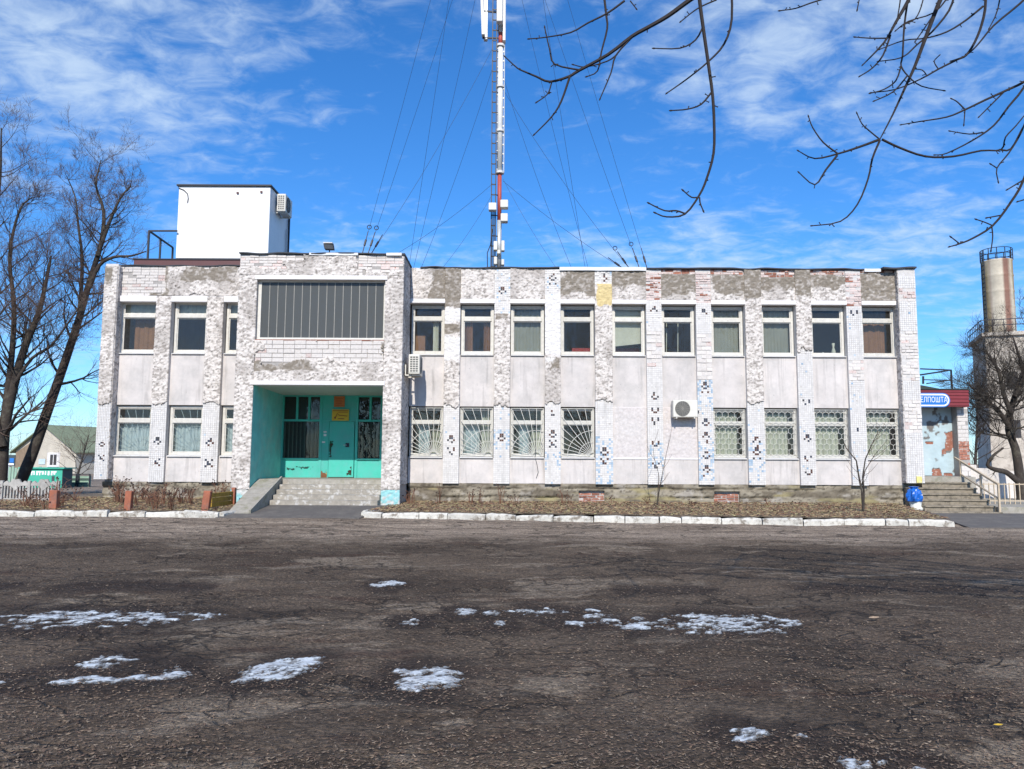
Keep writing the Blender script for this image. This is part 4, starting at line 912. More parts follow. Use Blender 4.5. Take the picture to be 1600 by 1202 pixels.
skin('peeled_paint', M['plaster'], scr, (xa + .05, yA + .018, Z_PLAT + .03), (1, 0, 0), (0, 0, 1), (0, -1, 0), xb_ - xa - .12, ZS - Z_PLAT - .1, .016, .002, lambda x, z: mixc((0.02, 0.10, 0.08), (0.04, 0.05, 0.05), fbm(x / .08, z / .08, 21, 2)), lambda x, z: (blob_field(x, z, spd, 25) + (fbm(x / .05, z / .04, 27, 2) - .5) * 2.4) > .5, .001, 25)
MB().tube([U(a_, b_, Y0 - .03) for a_, b_ in ((836, 640), (837, 700), (836, 714), (839, 726), (841, 738), (838, 747))], .008, 5).build('loose_cable', M['dark_steel'], bld)
# steps and ramp
YS = 23.3; ZG0 = .20; NST = 5; rh = (Z_PLAT - ZG0) / NST
steps = tag(empty('entrance_steps', (-5.5, 22.6, 0)), 'worn grey concrete steps rising into the turquoise entrance', 'steps')
MB().box(PXL1 + .004, PXR0 - .004, YS + .004, YB, .1, Z_PLAT).build('landing', M['concrete'], steps)
XST0 = -6.84
for k in range(NST):
    z1 = Z_PLAT - k * rh; y1 = YS - .30 * k
    a, b = XST0, PXR0 - .01
    n = 34; mb = MB(); r = random.Random(60 + k)
    for q in range(n):
        u0 = a + (b - a) * q / n; u1 = a + (b - a) * (q + 1) / n
        w0 = .035 * (vnoise(u0 / .25, k * 3.1) - .5); w1 = .035 * (vnoise(u1 / .25, k * 3.1) - .5); h0 = -.02 * vnoise(u0 / .2, k + 40); h1 = -.02 * vnoise(u1 / .2, k + 40)
        ye = y1 - (.0 if k == 0 else .0)
        mb.hexa([(u0, ye + w0, .05), (u1, ye + w1, .05), (u1, ye + .32, .05), (u0, ye + .32, .05)], [(u0, ye + w0 + .015, z1 + h0), (u1, ye + w1 + .015, z1 + h1), (u1, ye + .31, z1 + .0), (u0, ye + .31, z1 + .0)])
    mb.build('step', M['step'], steps)
ramp = tag(empty('wheelchair_ramp', (-7.15, 21.5, 0)), 'narrow concrete ramp beside the turquoise entrance steps', 'ramp')
zr0 = .06
MB().hexa([(-7.58, 20.6, 0), (-6.86, 20.55, 0), (-6.86, YS, 0), (-7.58, YS, 0)], [(-7.5, 20.62, zr0), (-6.92, 20.58, zr0), (-6.88, YS, Z_PLAT - .01), (-7.58, YS, Z_PLAT - .01)]).build('slab', M['concrete'], ramp)
MB().bar((-6.885, 20.6, zr0 + .04), (-6.87, YS - .02, Z_PLAT + .03), .05, .11).build('edge_kerb', M['concrete'], ramp)
tag(MB().hexa([(-7.55, 19.95, -.1), (-3.9, 20.02, -.1), (-3.3, 22.15, -.1), (-6.9, 22.15, -.1)], [(-7.55, 19.95, .0), (-3.9, 20.02, .0), (-3.3, 22.15, ZG0 + .005), (-6.9, 22.15, ZG0 + .005)]).build('apron_pavement', M['asphalt']), 'grey asphalt apron at the foot of the entrance steps', None, None, 'structure')
# porch lamp and signs
lamp = tag(empty('ceiling_lamp', (bx(517), 24.6, 0)), 'small dark lamp under the porch ceiling above the orange sign', 'lamp')
lz = U(516, 610, 24.6).z; lx = U(516, 610, 24.6).x
MB().box(lx - .11, lx + .11, 24.5, 24.66, lz - .05, lz + .04).build('housing', M['dark_steel'], lamp, bevel=.01)
MB().box(lx - .09, lx + .09, 24.49, 24.498, lz - .06, lz - .005).build('diffuser', M['galv'], lamp)
def text(body, size, x, y, z, m, parent, name='lettering', sx=1.0, extr=.002, width=None):
    c = bpy.data.curves.new(name, 'FONT'); c.body = body; c.size = size; c.align_x = 'CENTER'; c.align_y = 'CENTER'; c.extrude = extr
    o = bpy.data.objects.new(name + '_tmp', c); COL.objects.link(o)
    dg = bpy.context.evaluated_depsgraph_get()
    me = bpy.data.meshes.new_from_object(o.evaluated_get(dg)); bpy.data.objects.remove(o); bpy.data.curves.remove(c)
    if width:
        xs_ = [v.co.x for v in me.vertices]; sx = width / (max(xs_) - min(xs_)); x -= sx * (max(xs_) + min(xs_)) / 2
    me.transform(Matrix.Translation((x, y, z)) @ Matrix.Rotation(R(90), 4, 'X') @ Matrix.Diagonal((sx, 1, 1, 1)))
    me.materials.clear(); return link(name, me, m, parent)
s1 = tag(empty('notice_board', (bx(529), YB - .08, 0)), 'orange notice plate high above the turquoise door', 'sign')
x0, x1, z0, z1 = bx(521), bx(537.6), bzz(636), bzz(619.5)
MB().box(x0, x1, yA - .03, yA - .012, z0, z1).build('board', M['orange'], s1)
pr = MB()
for k in range(5): pr.box(x0 + .05, x1 - .05 - .04 * (k % 2), yA - .0325, yA - .0305, z1 - .07 - .055 * k - .012, z1 - .07 - .055 * k)
pr.build('print_lines', M['sign_red'], s1)
s2 = tag(empty('notice_board', (bx(532), YB - .08, 0)), 'yellow sign just above the turquoise door', 'sign')
x0, x1, z0, z1 = bx(518.6), bx(545), bzz(657.5), bzz(640)
MB().box(x0, x1, yA - .055, yA - .035, z0, z1).build('board', M['yellow'], s2)
pr = MB().box(x0 + .02, x1 - .02, yA - .0575, yA - .0555, z1 - .06, z1 - .035).box(x0 + .2, x1 - .03, yA - .0575, yA - .0555, z1 - .105, z1 - .09)
pr.tube([(x0 + .10, yA - .057, z0 + .1), (x0 + .14, yA - .057, z0 + .14), (x0 + .17, yA - .057, z0 + .24), (x0 + .24, yA - .057, z0 + .17), (x1 - .05, yA - .057, z0 + .15)], .012, 5)
pr.lathe((x0 + .10, yA - .056, z0 + .07), [(.03, 0), (.03, .05)], 8).box(x0 + .2, x1 - .15, yA - .0575, yA - .0555, z0 + .05, z0 + .075)
pr.build('print_lines', M['sign_red'], s2)
pap = tag(empty('paper_notice', (bx(507), YB, 0)), 'torn white paper notices stuck beside the turquoise door', 'notice')
for (px, py, w, h) in ((508, 675, .10, .05), (508, 680, .09, .07), (506, 691, .10, .05)):
    MB().box(bx(px) - w / 2, bx(px) + w / 2, yA - .002, yA + .006, bzz(py) - h / 2, bzz(py) + h / 2).build('sheet', M['white'], pap)
tag(skin('rust_patch', M['plaster'], scr, (bx(500) + .05, yA + .006, Z_PLAT), (1, 0, 0), (0, 0, 1), (0, -1, 0), bx(513) - bx(500) - .06, .32, .02, .004, lambda x, z: mixc((0.20, 0.09, 0.05), (0.42, 0.36, 0.12), sst(fbm(x / .1, z / .1, 4, 2) + (z - Z_PLAT - .2), .5, .6)), lambda x, z: z < Z_PLAT + .2 + .22 * (fbm(x / .12, z / .12, 3, 3) - .4), .002, 3))
# ================================================================== KERBS, BEDS
def stone_run(name, label, pts, height=.15, width=.16, seed=0, ln=.95):
    root = tag(empty(name, (pts[0][0], pts[0][1], 0)), label, None, None, 'structure')
    r = random.Random(seed)
    for p, q in zip(pts, pts[1:]):
        p = Vector((p[0], p[1], 0)); q = Vector((q[0], q[1], 0)); L = (q - p).length; d = (q - p) / L; nrm = Vector((-d.y, d.x, 0)); s = 0
        while s < L - .1:
            e = min(L, s + ln * r.choice([1, 1, 1, 1, .55, .8, 1.05]))
            if L - e < .3: e = L
            a, b = p + d * (s + .012), p + d * (e - .012); s = e
            h = height + r.uniform(-.02, .015); tilt = r.uniform(-.022, .022); off = r.uniform(-.03, .03)
            n = 6; bm = bmesh.new(); ring = []
            for k in range(n + 1):
                c = a + (b - a) * k / n + nrm * off; w = width / 2
                ch = .03 + .02 * r.random(); hh = h + tilt * (k / n - .5) * 2 + r.uniform(-.008, .004) - (.03 * r.random() if k in (0, n) else 0)
                f = r.uniform(-.008, .008)
                prof = [(-w + f, -.1), (-w + f, hh - ch), (-w + ch + f, hh), (w - .01, hh), (w, -.1)]
                ring.append([bm.verts.new((c.x + nrm.x * u, c.y + nrm.y * u, v)) for (u, v) in prof])
            for k in range(n):
                for j in range(4): bm.faces.new((ring[k][j], ring[k + 1][j], ring[k + 1][j + 1], ring[k][j + 1]))
            bm.faces.new(ring[0]); bm.faces.new(ring[-1][::-1])
            bmesh.ops.recalc_face_normals(bm, faces=bm.faces)
            me = bpy.data.meshes.new('kerb_stone'); bm.to_mesh(me); bm.free()
            link('kerb_stone', me, M['kerb'], root)
    return root
kA, kB, kC = G(568, 808), G(1030, 817), G(1490, 822)
kr = stone_run('kerb', 'whitewashed kerb stones along the bed below the main facade', [(-3.42, 21.6), (kA.x, kA.y)], seed=4, width=.12, height=.17)
kr = stone_run('kerb', 'long line of whitewashed kerb stones before the main wing', [(kA.x, kA.y), (kB.x, kB.y), (kC.x, kC.y)], seed=5)
lA, lB = G(-60, 806), G(343, 808)
stone_run('kerb', 'whitewashed kerb stones edging the flower bed by the picket fence', [(lA.x - 5, lA.y + .1), (lA.x, lA.y), (lB.x, lB.y), (lB.x + .25, lB.y + 1.5)], seed=6)
# right bed and left bed: soil sheets rising to the wall
def bed(name, label, quad, nx, ny, z0, z1, seed):
    (a, b, c, d) = [Vector((*p, 0)) for p in quad]
    vs = []; fs = []
    for j in range(ny + 1):
        for i in range(nx + 1):
            u, v = i / nx, j / ny
            p = a.lerp(b, u).lerp(d.lerp(c, u), v)
            z = z0 + (z1 - z0) * v + .05 * (fbm(p.x / .5, p.y / .4, seed, 3) - .5) + .02 * (vnoise(p.x / .1, p.y / .1, seed) - .5)
            vs.append((p.x, p.y, z))
    for j in range(ny):
        for i in range(nx):
            k = j * (nx + 1) + i; fs.append((k, k + 1, k + nx + 2, k + nx + 1))
    me = bpy.data.meshes.new(name); me.from_pydata(vs, [], fs); me.update()
    return tag(link(name, me, M['soil'], None, True), label, None, None, 'structure')
bedR = [(kA.x + .06, kA.y + .08), (kC.x, kC.y + .08), (12.0, Y0 + .12), (-3.3, Y0 + .12)]
bed('flower_bed_ground', 'brown soil bed below the main facade', bedR, 220, 60, .125, .2, 3)
bedL = [(lA.x - 5, lA.y + .15), (lB.x, lB.y + .08), (-7.62, Y0 + .12), (lA.x - 5, Y0 + .12)]
bed('flower_bed_ground', 'brown soil bed between picket fence and ramp', bedL, 200, 60, .125, .26, 8)
bed('verge_ground', 'rough grass verge behind the picket fence', [(-60, Y0 + .1), (-13.0, Y0 + .1), (-13.0, 34), (-60, 34)], 60, 30, .12, .05, 9)
# litter of leaves and grit
def litter(name, label, m, n, where, size, seed, cols):
    r = np.random.RandomState(seed); V = []; F = []; C = []
    P = where(r, n); k = 0
    for (x, y, z) in P:
        s = size * r.uniform(.5, 1.3); t = r.uniform(0, 6.28); ti = r.uniform(-.6, .6, 2); q = s * r.uniform(.45, .8)
        cx, sx = math.cos(t), math.sin(t)
        for (a, b) in ((-s, 0), (-s * .2, -q * .5), (s, 0), (-s * .1, q * .5)):
            V.append((x + a * cx - b * sx, y + a * sx + b * cx, z + .008 + a * ti[0] * .5 + b * ti[1] + (abs(a) * .25 if abs(a) > s * .5 else 0)))
        F.append((k, k + 1, k + 2, k + 3)); k += 4
        c = np.array(cols[r.randint(len(cols))]) * r.uniform(.7, 1.25); C += [c] * 4
    me = bpy.data.meshes.new(name); me.from_pydata(V, [], F); me.update(); set_col(me, C)
    return tag(link(name, me, m), label, name.replace('_', ' '), None, 'stuff')
def on_lot(r, n):
    y = 3.4 + 15.5 * r.rand(n) ** 1.9; x = (r.rand(n) * 2 - 1) * (y * .72 + .5)
    keep = fbm(x / 1.4, y / .8, 51, 3) + .25 * r.rand(n) > .50
    x, y = x[keep], y[keep]
    return np.stack([x, y, lot_height(x, y) - .012], -1)
LEAFC = [(0.15, 0.10, 0.07), (0.10, 0.062, 0.045), (0.20, 0.145, 0.10), (0.13, 0.09, 0.065), (0.23, 0.18, 0.135)]
litter('leaf_litter', 'scattered dead leaves and grit on the dark lot', M['leaf'], 80000, on_lot, .0115, 5, LEAFC)
def on_bed_r(r, n):
    u, v = r.rand(n), r.rand(n)
    a, b, c, d = [np.array(p) for p in bedR]
    p = (a[None] * (1 - u)[:, None] + b[None] * u[:, None]) * (1 - v)[:, None] + (d[None] * (1 - u)[:, None] + c[None] * u[:, None]) * v[:, None]
    return np.concatenate([p, (.15 + .075 * v)[:, None]], 1)
def on_bed_l(r, n):
    u, v = r.rand(n), r.rand(n)
    a, b, c, d = [np.array(p) for p in bedL]
    p = (a[None] * (1 - u)[:, None] + b[None] * u[:, None]) * (1 - v)[:, None] + (d[None] * (1 - u)[:, None] + c[None] * u[:, None]) * v[:, None]
    return np.concatenate([p, (.155 + .135 * v)[:, None]], 1)
BEDC = [(0.26, 0.17, 0.09), (0.18, 0.09, 0.055), (0.32, 0.24, 0.14), (0.12, 0.07, 0.05), (0.30, 0.26, 0.13)]
litter('leaf_litter', 'dead leaves covering the bed below the main facade', M['leaf'], 14000, on_bed_r, .05, 6, BEDC)
litter('leaf_litter', 'dead leaves covering the flower bed beside the ramp', M['leaf'], 9000, on_bed_l, .05, 7, BEDC)

# ================================================================== SNOW
DAMP = []
def snow(px, py, rx, ry, label, seed, thr=0.0, slant=0.0):
    c = G(px, py); l = G(px - rx, py); n_ = G(px, py + ry); f = G(px, py - ry)
    a = abs(c.x - l.x); b = abs(f.y - n_.y) / 2; cy = (f.y + n_.y) / 2
    st = max(.014, min(.032, a / 60)); sty = st * 1.0
    nx, ny = int(2.6 * a / st), int(2.6 * b / sty) + 2
    xs = c.x - 1.3 * a + np.arange(nx + 1) * st; ys = cy - 1.3 * b + np.arange(ny + 1) * sty
    X, Y = np.meshgrid(xs, ys); sl = slant * (X - c.x)
    q = 1 - ((X - c.x) / a) ** 2 - ((Y - cy - sl) / b) ** 2
    w = (fbm(X / .45, (Y - sl) / .3, seed, 4, .7) - .5) * 5.5 + (fbm((X + Y * .5) / .16, (Y - sl - .2 * X) / .07, seed + 3, 4, .8) - .5) * 9.5 - .8
    DAMP.append((c.x, cy, a, b, slant))
    m = q * 1.3 + w - thr - np.clip(-q, 0, 5) * 1.5
    Z = lot_height(X, Y) - .012 + np.clip(m, -.08, .5) * .020 + .001
    keep = (m[:-1, :-1] > 0) | (m[1:, 1:] > 0) | (m[1:, :-1] > 0) | (m[:-1, 1:] > 0)
    i = np.arange(X.size).reshape(X.shape); F = np.stack([i[:-1, :-1], i[:-1, 1:], i[1:, 1:], i[1:, :-1]], -1)[keep]
    if not len(F): return
    u = np.unique(F); rm_ = np.full(X.size, -1); rm_[u] = np.arange(len(u))
    me = bpy.data.meshes.new('snow_patch'); me.from_pydata(np.stack([X, Y, Z], -1).reshape(-1, 3)[u].tolist(), [], rm_[F].tolist()); me.update()
    tk_ = me.attributes.new('Thick', 'FLOAT', 'POINT'); tk_.data.foreach_set('value', np.clip(m.ravel()[u], 0, 4).astype(np.float32))
    tag(link('snow_patch', me, M['snow'], None, True), label, 'snow patch', 'old snow patches on the lot', 'thing')
for k, a in enumerate([
    (135, 964, 185, 12, 'long thin band of old snow running in from the photo edge', .35, .06), (172, 1030, 40, 11, 'snow patch behind another below the long snow band', .0, .15), (160, 1057, 55, 10, 'long low snow patch left of the humped one', .0, .25),
    (252, 1053, 42, 12, 'humped snow patch at the right end of a group of three', .3, .3), (433, 1043, 48, 18, 'faint slanting snow smear left of the bright oval patch', .45, .5), (3, 1061, 10, 8, 'snow scrap cut off by the left photo edge', 0, 0),
    (606, 911, 24, 4, 'small far snow sliver nearest the entrance', 0, 0), (642, 969, 20, 5, 'small snow scrap beyond the bright oval patch', 0, 0), (727, 953, 16, 6, 'leftmost of the three tiny snow scraps mid lot', 0, 0),
    (768, 957, 14, 4, 'middle of the three tiny snow scraps mid lot', 0, 0), (781, 970, 8, 5, 'triangular tiny snow scrap nearest of three mid lot', 0, 0), (840, 952, 42, 5, 'narrow snow strip mid lot below the mast', 0, .0),
    (898, 971, 14, 4, 'tiny snow scrap between narrow strip and blocky patch', 0, 0), (942, 962, 30, 10, 'blocky snow patch left of the widest patch', .1, -.3), (990, 976, 20, 4, 'thin snow scrap touching the widest patch', 0, 0),
    (1125, 971, 120, 13, 'widest streaky snow patch right of the lot centre', .0, .0), (645, 1042, 28, 7, 'small snow piece behind the bright oval patch', .1, 0), (665, 1060, 48, 16, 'bright oval snow patch nearest the lot centre', -.3, .0),
    (1170, 1148, 28, 9, 'broken snow scraps near the lower frame edge', .25, .2), (1250, 1147, 13, 7, 'single small snow lump right of broken scraps', 0, 0), (1340, 1192, 42, 12, 'snow patch cut by the bottom edge of the photo', .1, .2), (1440, 1196, 32, 7, 'last snow scrap right along the bottom edge', .2, 0)]):
    snow(a[0], a[1], a[2], a[3], a[4], 60 + k * 5, a[5], a[6])
dm = np.zeros(XX.shape); wob = (fbm(XX / .4, YY / .4, 91, 4) - .5) * 1.6
for (cx_, cy_, a_, b_, sl_) in DAMP:
    dm = np.maximum(dm, 1.35 - np.sqrt(((XX - cx_) / (a_ * 1.25 + .15)) ** 2 + ((YY - cy_ - sl_ * (XX - cx_)) / (b_ * 1.5 + .25)) ** 2) + wob * .6)
dm = np.maximum(dm, (0.95 - np.abs(YY - 9.2 - .6 * (fbm(XX / 2.5, XX * 0, 92, 3) - .5)) / .75) * sst(fbm(XX / 1.6, YY * 0, 93, 3), .40, .52) + wob * .25)      # the damp run-off line
at_ = gm.attributes.new('Damp', 'FLOAT', 'POINT'); at_.data.foreach_set('value', np.clip(dm, 0, 1).astype(np.float32).ravel())
def lone_leaf(px, py, s, c, name, label, rot):
    p = G(px, py, .01); mb = MB()
    pts = [(-1, 0), (-.4, -.45), (.3, -.5), (1, .05), (.35, .5), (-.45, .4)]
    z0 = float(lot_height(np.array([p.x]), np.array([p.y]))[0])
    for i in range(6):
        a, b = pts[i], pts[(i + 1) % 6]
        f = lambda q: (p.x + s * (q[0] * math.cos(rot) - q[1] * math.sin(rot)), p.y + s * (q[0] * math.sin(rot) + q[1] * math.cos(rot)), z0 + .012 + .3 * s * abs(q[1]) + .15 * s * q[0] ** 2)
        mb.poly([f((0, 0)), f(a), f(b)])
    tag(mb.build(name, mat(name + '_surface', c, .8, .25, 40, 0)), label, 'leaf' if 'leaf' in name else 'litter')
lone_leaf(1366, 967, .07, (0.42, 0.30, 0.2), 'fallen_leaf', 'large pale brown leaf lying on the dark damp streak', .4)
lone_leaf(1560, 1134, .03, (0.55, 0.36, 0.03), 'litter_scrap', 'yellow scrap of litter on the dark lot', .1)

# ================================================================== PLANTS IN THE BEDS
def dry_plant(x, y, z, h, n, spread, seed, label, group, heads=.6, m='dry'):
    r = random.Random(seed); root = tag(empty('dry_plant', (x, y, z)), label, 'plant', group)
    st = MB(); hd = MB()
    for k in range(n):
        t = r.uniform(0, 6.28); d = r.uniform(.1, 1) * spread; hh = h * r.uniform(.55, 1.1)
        b = Vector((x + r.uniform(-.06, .06), y + r.uniform(-.06, .06), z - .03)); e = b + Vector((d * math.cos(t), d * math.sin(t), hh)); mid = b.lerp(e, .5) + Vector((-d * .15 * math.cos(t), -d * .15 * math.sin(t), hh * .12))
        st.tube([b, mid, e], [.009, .007, .004], 4, False)
        for q in range(r.randint(1, 3)):
            s = mid.lerp(e, r.random()); u = s + Vector((r.uniform(-.12, .12), r.uniform(-.12, .12), r.uniform(.0, .12))); st.tube([s, u], [.005, .003], 3, False)
            if r.random() < heads * .6: hd.tube([u - Vector((0, 0, .012)), u, u + Vector((.0, 0, .018))], [.006, r.uniform(.012, .026), .005], 5)
        if r.random() < heads: hd.tube([e - Vector((0, 0, .02)), e, e + Vector((0, 0, .02))], [.008, r.uniform(.015, .034), .006], 5)
    st.build('stems', M[m], root)
    if hd.f: tag(hd.build('seed_heads', M['dry_head'], root), kind='stuff')
rp = random.Random(90)
for k in range(26):
    u = k / 25; x = -13.6 + 5.4 * u + rp.uniform(-.15, .15); y = rp.uniform(20.5, 23.4); zz = .13 + .13 * (y - 20) / 4.2
    dry_plant(x, y, zz, rp.uniform(.35, .72), rp.randint(8, 15), .32, 900 + k, 'dead brown flower stalks in the bed between the posts', 'dead plants in the fenced bed')
for k, px in enumerate([650, 690, 735, 738, 750, 783, 805, 880, 890, 640, 960, 1010, 1080, 1190, 1250]):
    x = U(px, 780, 23.5).x; y = rp.uniform(22.6, 23.9)
    dry_plant(x, y, .18, rp.uniform(.3, .7) if px < 900 else rp.uniform(.12, .3), rp.randint(4, 8), .2, 950 + k, 'dead weeds standing before the grey plinth', 'weeds along the plinth')
def sapling(px, py, Y, pts_list, label, seed):
    base = U(px, py, Y); base.z = .16
    root = tag(empty('sapling', base), label, 'sapling'); st = MB(); tw = MB(); r = random.Random(seed)
    for pts, r0 in pts_list:
        P = [base] + [U(a, b, Y + r.uniform(-.15, .15)) for a, b in pts]
        st.tube(P, [r0 * (1 - .75 * k / (len(P) - 1)) for k in range(len(P))], 6)
        for k in range(5):
            i = r.randint(1, len(P) - 2) if len(P) > 2 else 0
            s = P[i].lerp(P[i + 1], r.random()); d = (P[i + 1] - P[i]).normalized() + Vector((r.uniform(-.9, .9), r.uniform(-.9, .9), r.uniform(-.1, .4)))
            tw.tube([s, s + d * .15, s + d * .3 + Vector((0, 0, .08))], [.006, .005, .003], 4, False)
    st.build('trunk', M['bark'], root); tw.build('crown', M['twig'], root)
sapling(1349, 806, 20.8, [([(1347, 770), (1342, 745), (1338, 720), (1322, 700), (1318, 690)], .035), ([(1350, 770), (1348, 745), (1352, 718), (1362, 695), (1372, 675)], .03), ([(1346, 760), (1352, 735), (1366, 712), (1386, 688)], .02)], 'young bare sapling with forked stems near the blue bag', 3)
sapling(1027, 800, 22.8, [([(1028, 770), (1029, 740), (1022, 715), (1020, 695)], .014), ([(1030, 765), (1036, 735), (1042, 705), (1046, 690)], .014)], 'thin bare sapling in front of the pilaster by the fan unit', 4)
# fence, posts, yellow boards
def fence_panel(x0, x1, y, z0, label):
    root = tag(empty('picket_fence', ((x0 + x1) / 2, y, z0)), label, 'fence', 'grey fence panels at the bed')
    MB().box(x0, x1, y - .03, y + .03, z0, z0 + .10).build('bottom_rail', M['fence_grey'], root, bevel=.008)
    n = 8; mb0 = None
    for k in range(n):
        x = x0 + .04 + (x1 - x0 - .08) * k / (n - 1); u = abs(k - (n - 1) / 2) / ((n - 1) / 2); zt = z0 + .48
        o = MB().hexa([(x - .022, y - .02, z0 + .1), (x + .022, y - .02, z0 + .1), (x + .022, y + .02, z0 + .1), (x - .022, y + .02, z0 + .1)], [(x - .022, y - .02, zt), (x + .022, y - .02, zt), (x + .022, y + .02, zt), (x - .022, y + .02, zt)])
        o.build('picket', M['fence_grey'], root)
    top = MB(); N_ = 14
    for k in range(N_):
        a = k / N_; b = (k + 1) / N_; f = lambda t: z0 + .58 + .10 * math.exp(-((t - .5) / .16) ** 2) - .04 * math.cos(t * 25); g = lambda t: z0 + .47 - .14 * math.exp(-((t - .5) / .12) ** 2)
        xa_, xb2 = x0 + (x1 - x0) * a, x0 + (x1 - x0) * b
        top.hexa([(xa_, y - .03, g(a)), (xb2, y - .03, g(b)), (xb2, y + .03, g(b)), (xa_, y + .03, g(a))], [(xa_, y - .03, f(a)), (xb2, y - .03, f(b)), (xb2, y + .03, f(b)), (xa_, y + .03, f(a))])
    top.build('top_rail', M['fence_grey'], root)
    MB().box(x1, x1 + .09, y - .045, y + .045, z0 - .1, z0 + .62).build('post', M['fence_grey'], root, bevel=.01)
YF = 23.2
fx = [U(p, 770, YF).x for p in (-42, 0, 43, 88)]
fl = ['grey concrete picket panel entering from the photo edge', 'second grey concrete picket panel by the tree trunks', 'last grey concrete picket panel ending at the orange post']
for k in range(3): fence_panel(fx[k] + (.1 if k else 0), fx[k + 1], YF, .20, fl[k])
def post(px0, px1, py0, Y, label, lean=0.0):
    a, b = U(px0, py0, Y), U(px1, py0, Y)
    root = MB().hexa([(a.x - lean, Y, .05), (b.x - lean, Y, .05), (b.x - lean, Y + .16, .05), (a.x - lean, Y + .16, .05)], [(a.x, Y, a.z), (b.x, Y, a.z - .01), (b.x, Y + .16, a.z - .01), (a.x, Y + .16, a.z)]).build('bed_post', M['rust_post'], None, bevel=.012)
    tag(root, label, 'post', 'red posts round the flower bed')
post(77, 89, 766, 20.5, 'orange red post at the end of the picket fence', 0)
post(195.5, 205.5, 767, 20.5, 'orange red post halfway along the flower bed', .02)
post(318, 329, 767, 20.5, 'leaning red post at the front of the yellow boards', .06)
post(361.5, 367, 762, 22.0, 'red post at the rear of the yellow boards beside the porch', 0)
bo = tag(empty('board_fence', (-7.9, 21.2, .2)), 'weathered yellow boards closing the bed beside the ramp', 'fence')
A, B = U(329, 775, 20.62), U(362, 775, 22.0)
for k in range(3):
    z = .22 + k * .125
    MB().hexa([(A.x, A.y, z), (A.x + .04, A.y, z), (B.x + .04, B.y, z), (B.x, B.y, z)], [(A.x, A.y, z + .115), (A.x + .04, A.y, z + .115), (B.x + .04, B.y, z + .115), (B.x, B.y, z + .115)]).build('board', M['yellow_board'], bo, bevel=.006)

# ================================================================== ROOF: cabin, mast, floodlight, air units
def ac_unit(loc, rotz, label, end_grille=False, L=.80, D=.30, H=.56, brackets=True):
    root = tag(empty('air_conditioner', loc), label, 'air conditioner', 'outdoor air units'); root.rotation_euler = (0, 0, rotz)
    old = parent_inv
    def part(mb, name, m, **k):
        o = mb.build(name, m, None, **k); o.parent = root; o.matrix_parent_inverse = Matrix.Identity(4); return o
    part(MB().box(-L / 2, L / 2, -D, 0, 0, H), 'casing', M['ac'], bevel=.018)
    cx, cz = -L * .12, H * .5; rr = H * .43
    part(MB().tube([(cx, -D - .004, cz), (cx, -D + .002, cz)], rr, 28), 'fan_opening', M['ac_dark'])
    g = MB()
    for k in range(1, 7):
        q = [(cx + rr * k / 6 * math.cos(t * math.pi / 14), -D - .010, cz + rr * k / 6 * math.sin(t * math.pi / 14)) for t in range(29)]; g.tube(q, .0055, 4, False)
    for k in range(8): t = k * math.pi / 8; g.bar((cx - rr * math.cos(t), -D - .012, cz - rr * math.sin(t)), (cx + rr * math.cos(t), -D - .012, cz + rr * math.sin(t)), .008)
    part(g, 'fan_guard', M['ac_grille'])
    if end_grille:
        for s in (-1, 1):
            e_ = MB().box(s * (L / 2 + .003) - .002, s * (L / 2 + .003) + .002, -D + .04, -.04, .05, H - .05); part(e_, 'coil', M['ac_dark'])
            f_ = MB()
            for k in range(8): z = .06 + (H - .12) * k / 7; f_.box(s * (L / 2 + .010) - .003, s * (L / 2 + .010) + .003, -D + .03, -.03, z - .010, z + .010)
            for k in range(4): y = -D + .04 + (D - .08) * k / 3; f_.box(s * (L / 2 + .010) - .002, s * (L / 2 + .010) + .002, y - .008, y + .008, .05, H - .05)
            part(f_, 'end_grille', M['ac'])
    if brackets:
        for s in (-1, 1):
            b_ = MB().bar((s * L * .36, .1, -.02), (s * L * .36, -D, -.02), .035).bar((s * L * .36, .1, -.02), (s * L * .36, .1, -.30 if False else .3), .03)
            part(b_, 'bracket', M['ac'])
    pp = MB().tube([(L / 2, -.1, H * .4), (L / 2 + .07, -.08, H * .4), (L / 2 + .08, -.02, H * .3), (L / 2 + .09, .09, H * .45)], .02, 6); part(pp, 'pipe', M['dark_steel'])
    return root
c = U(1068, 653, Y0 - .12); ac_unit((c.x, Y0 - .12, c.z), 0, 'outdoor air unit with round fan on the blocked window', False, .76, .30, .53)
c = U(650, 585, 23.0); ac_unit((PXR1 + .14, 23.35, c.z), R(90), 'outdoor air unit on the side of the porch block', True, .8, .33, .60)
cab = empty('rooftop_cabin', (-10, 26.6, Z_TOP)); tag(cab, 'white box cabin standing on the roof behind the parapet', 'cabin')
YQ = 25.3; ca, cb = U(277, 350, YQ), U(420.5, 350, YQ); zt_ = U(350, 291.5, YQ).z; zb_ = U(350, 404, YQ).z; DQ = 2.15
MB().box(ca.x, cb.x, YQ, YQ + DQ, zb_, zt_).build('body', M['cabin'], cab, bevel=.01)
MB().hexa([(ca.x - .06, YQ - .07, zt_ + .002), (cb.x + .05, YQ - .07, zt_ + .002), (cb.x + .05, YQ + DQ + .05, zt_ + .002), (ca.x - .06, YQ + DQ + .05, zt_ + .002)], [(ca.x - .06, YQ - .07, zt_ + .05), (cb.x + .05, YQ - .07, zt_ + .05), (cb.x + .05, YQ + DQ + .05, zt_ + .06), (ca.x - .06, YQ + DQ + .05, zt_ + .06)]).build('roof', M['dark_steel'], cab)
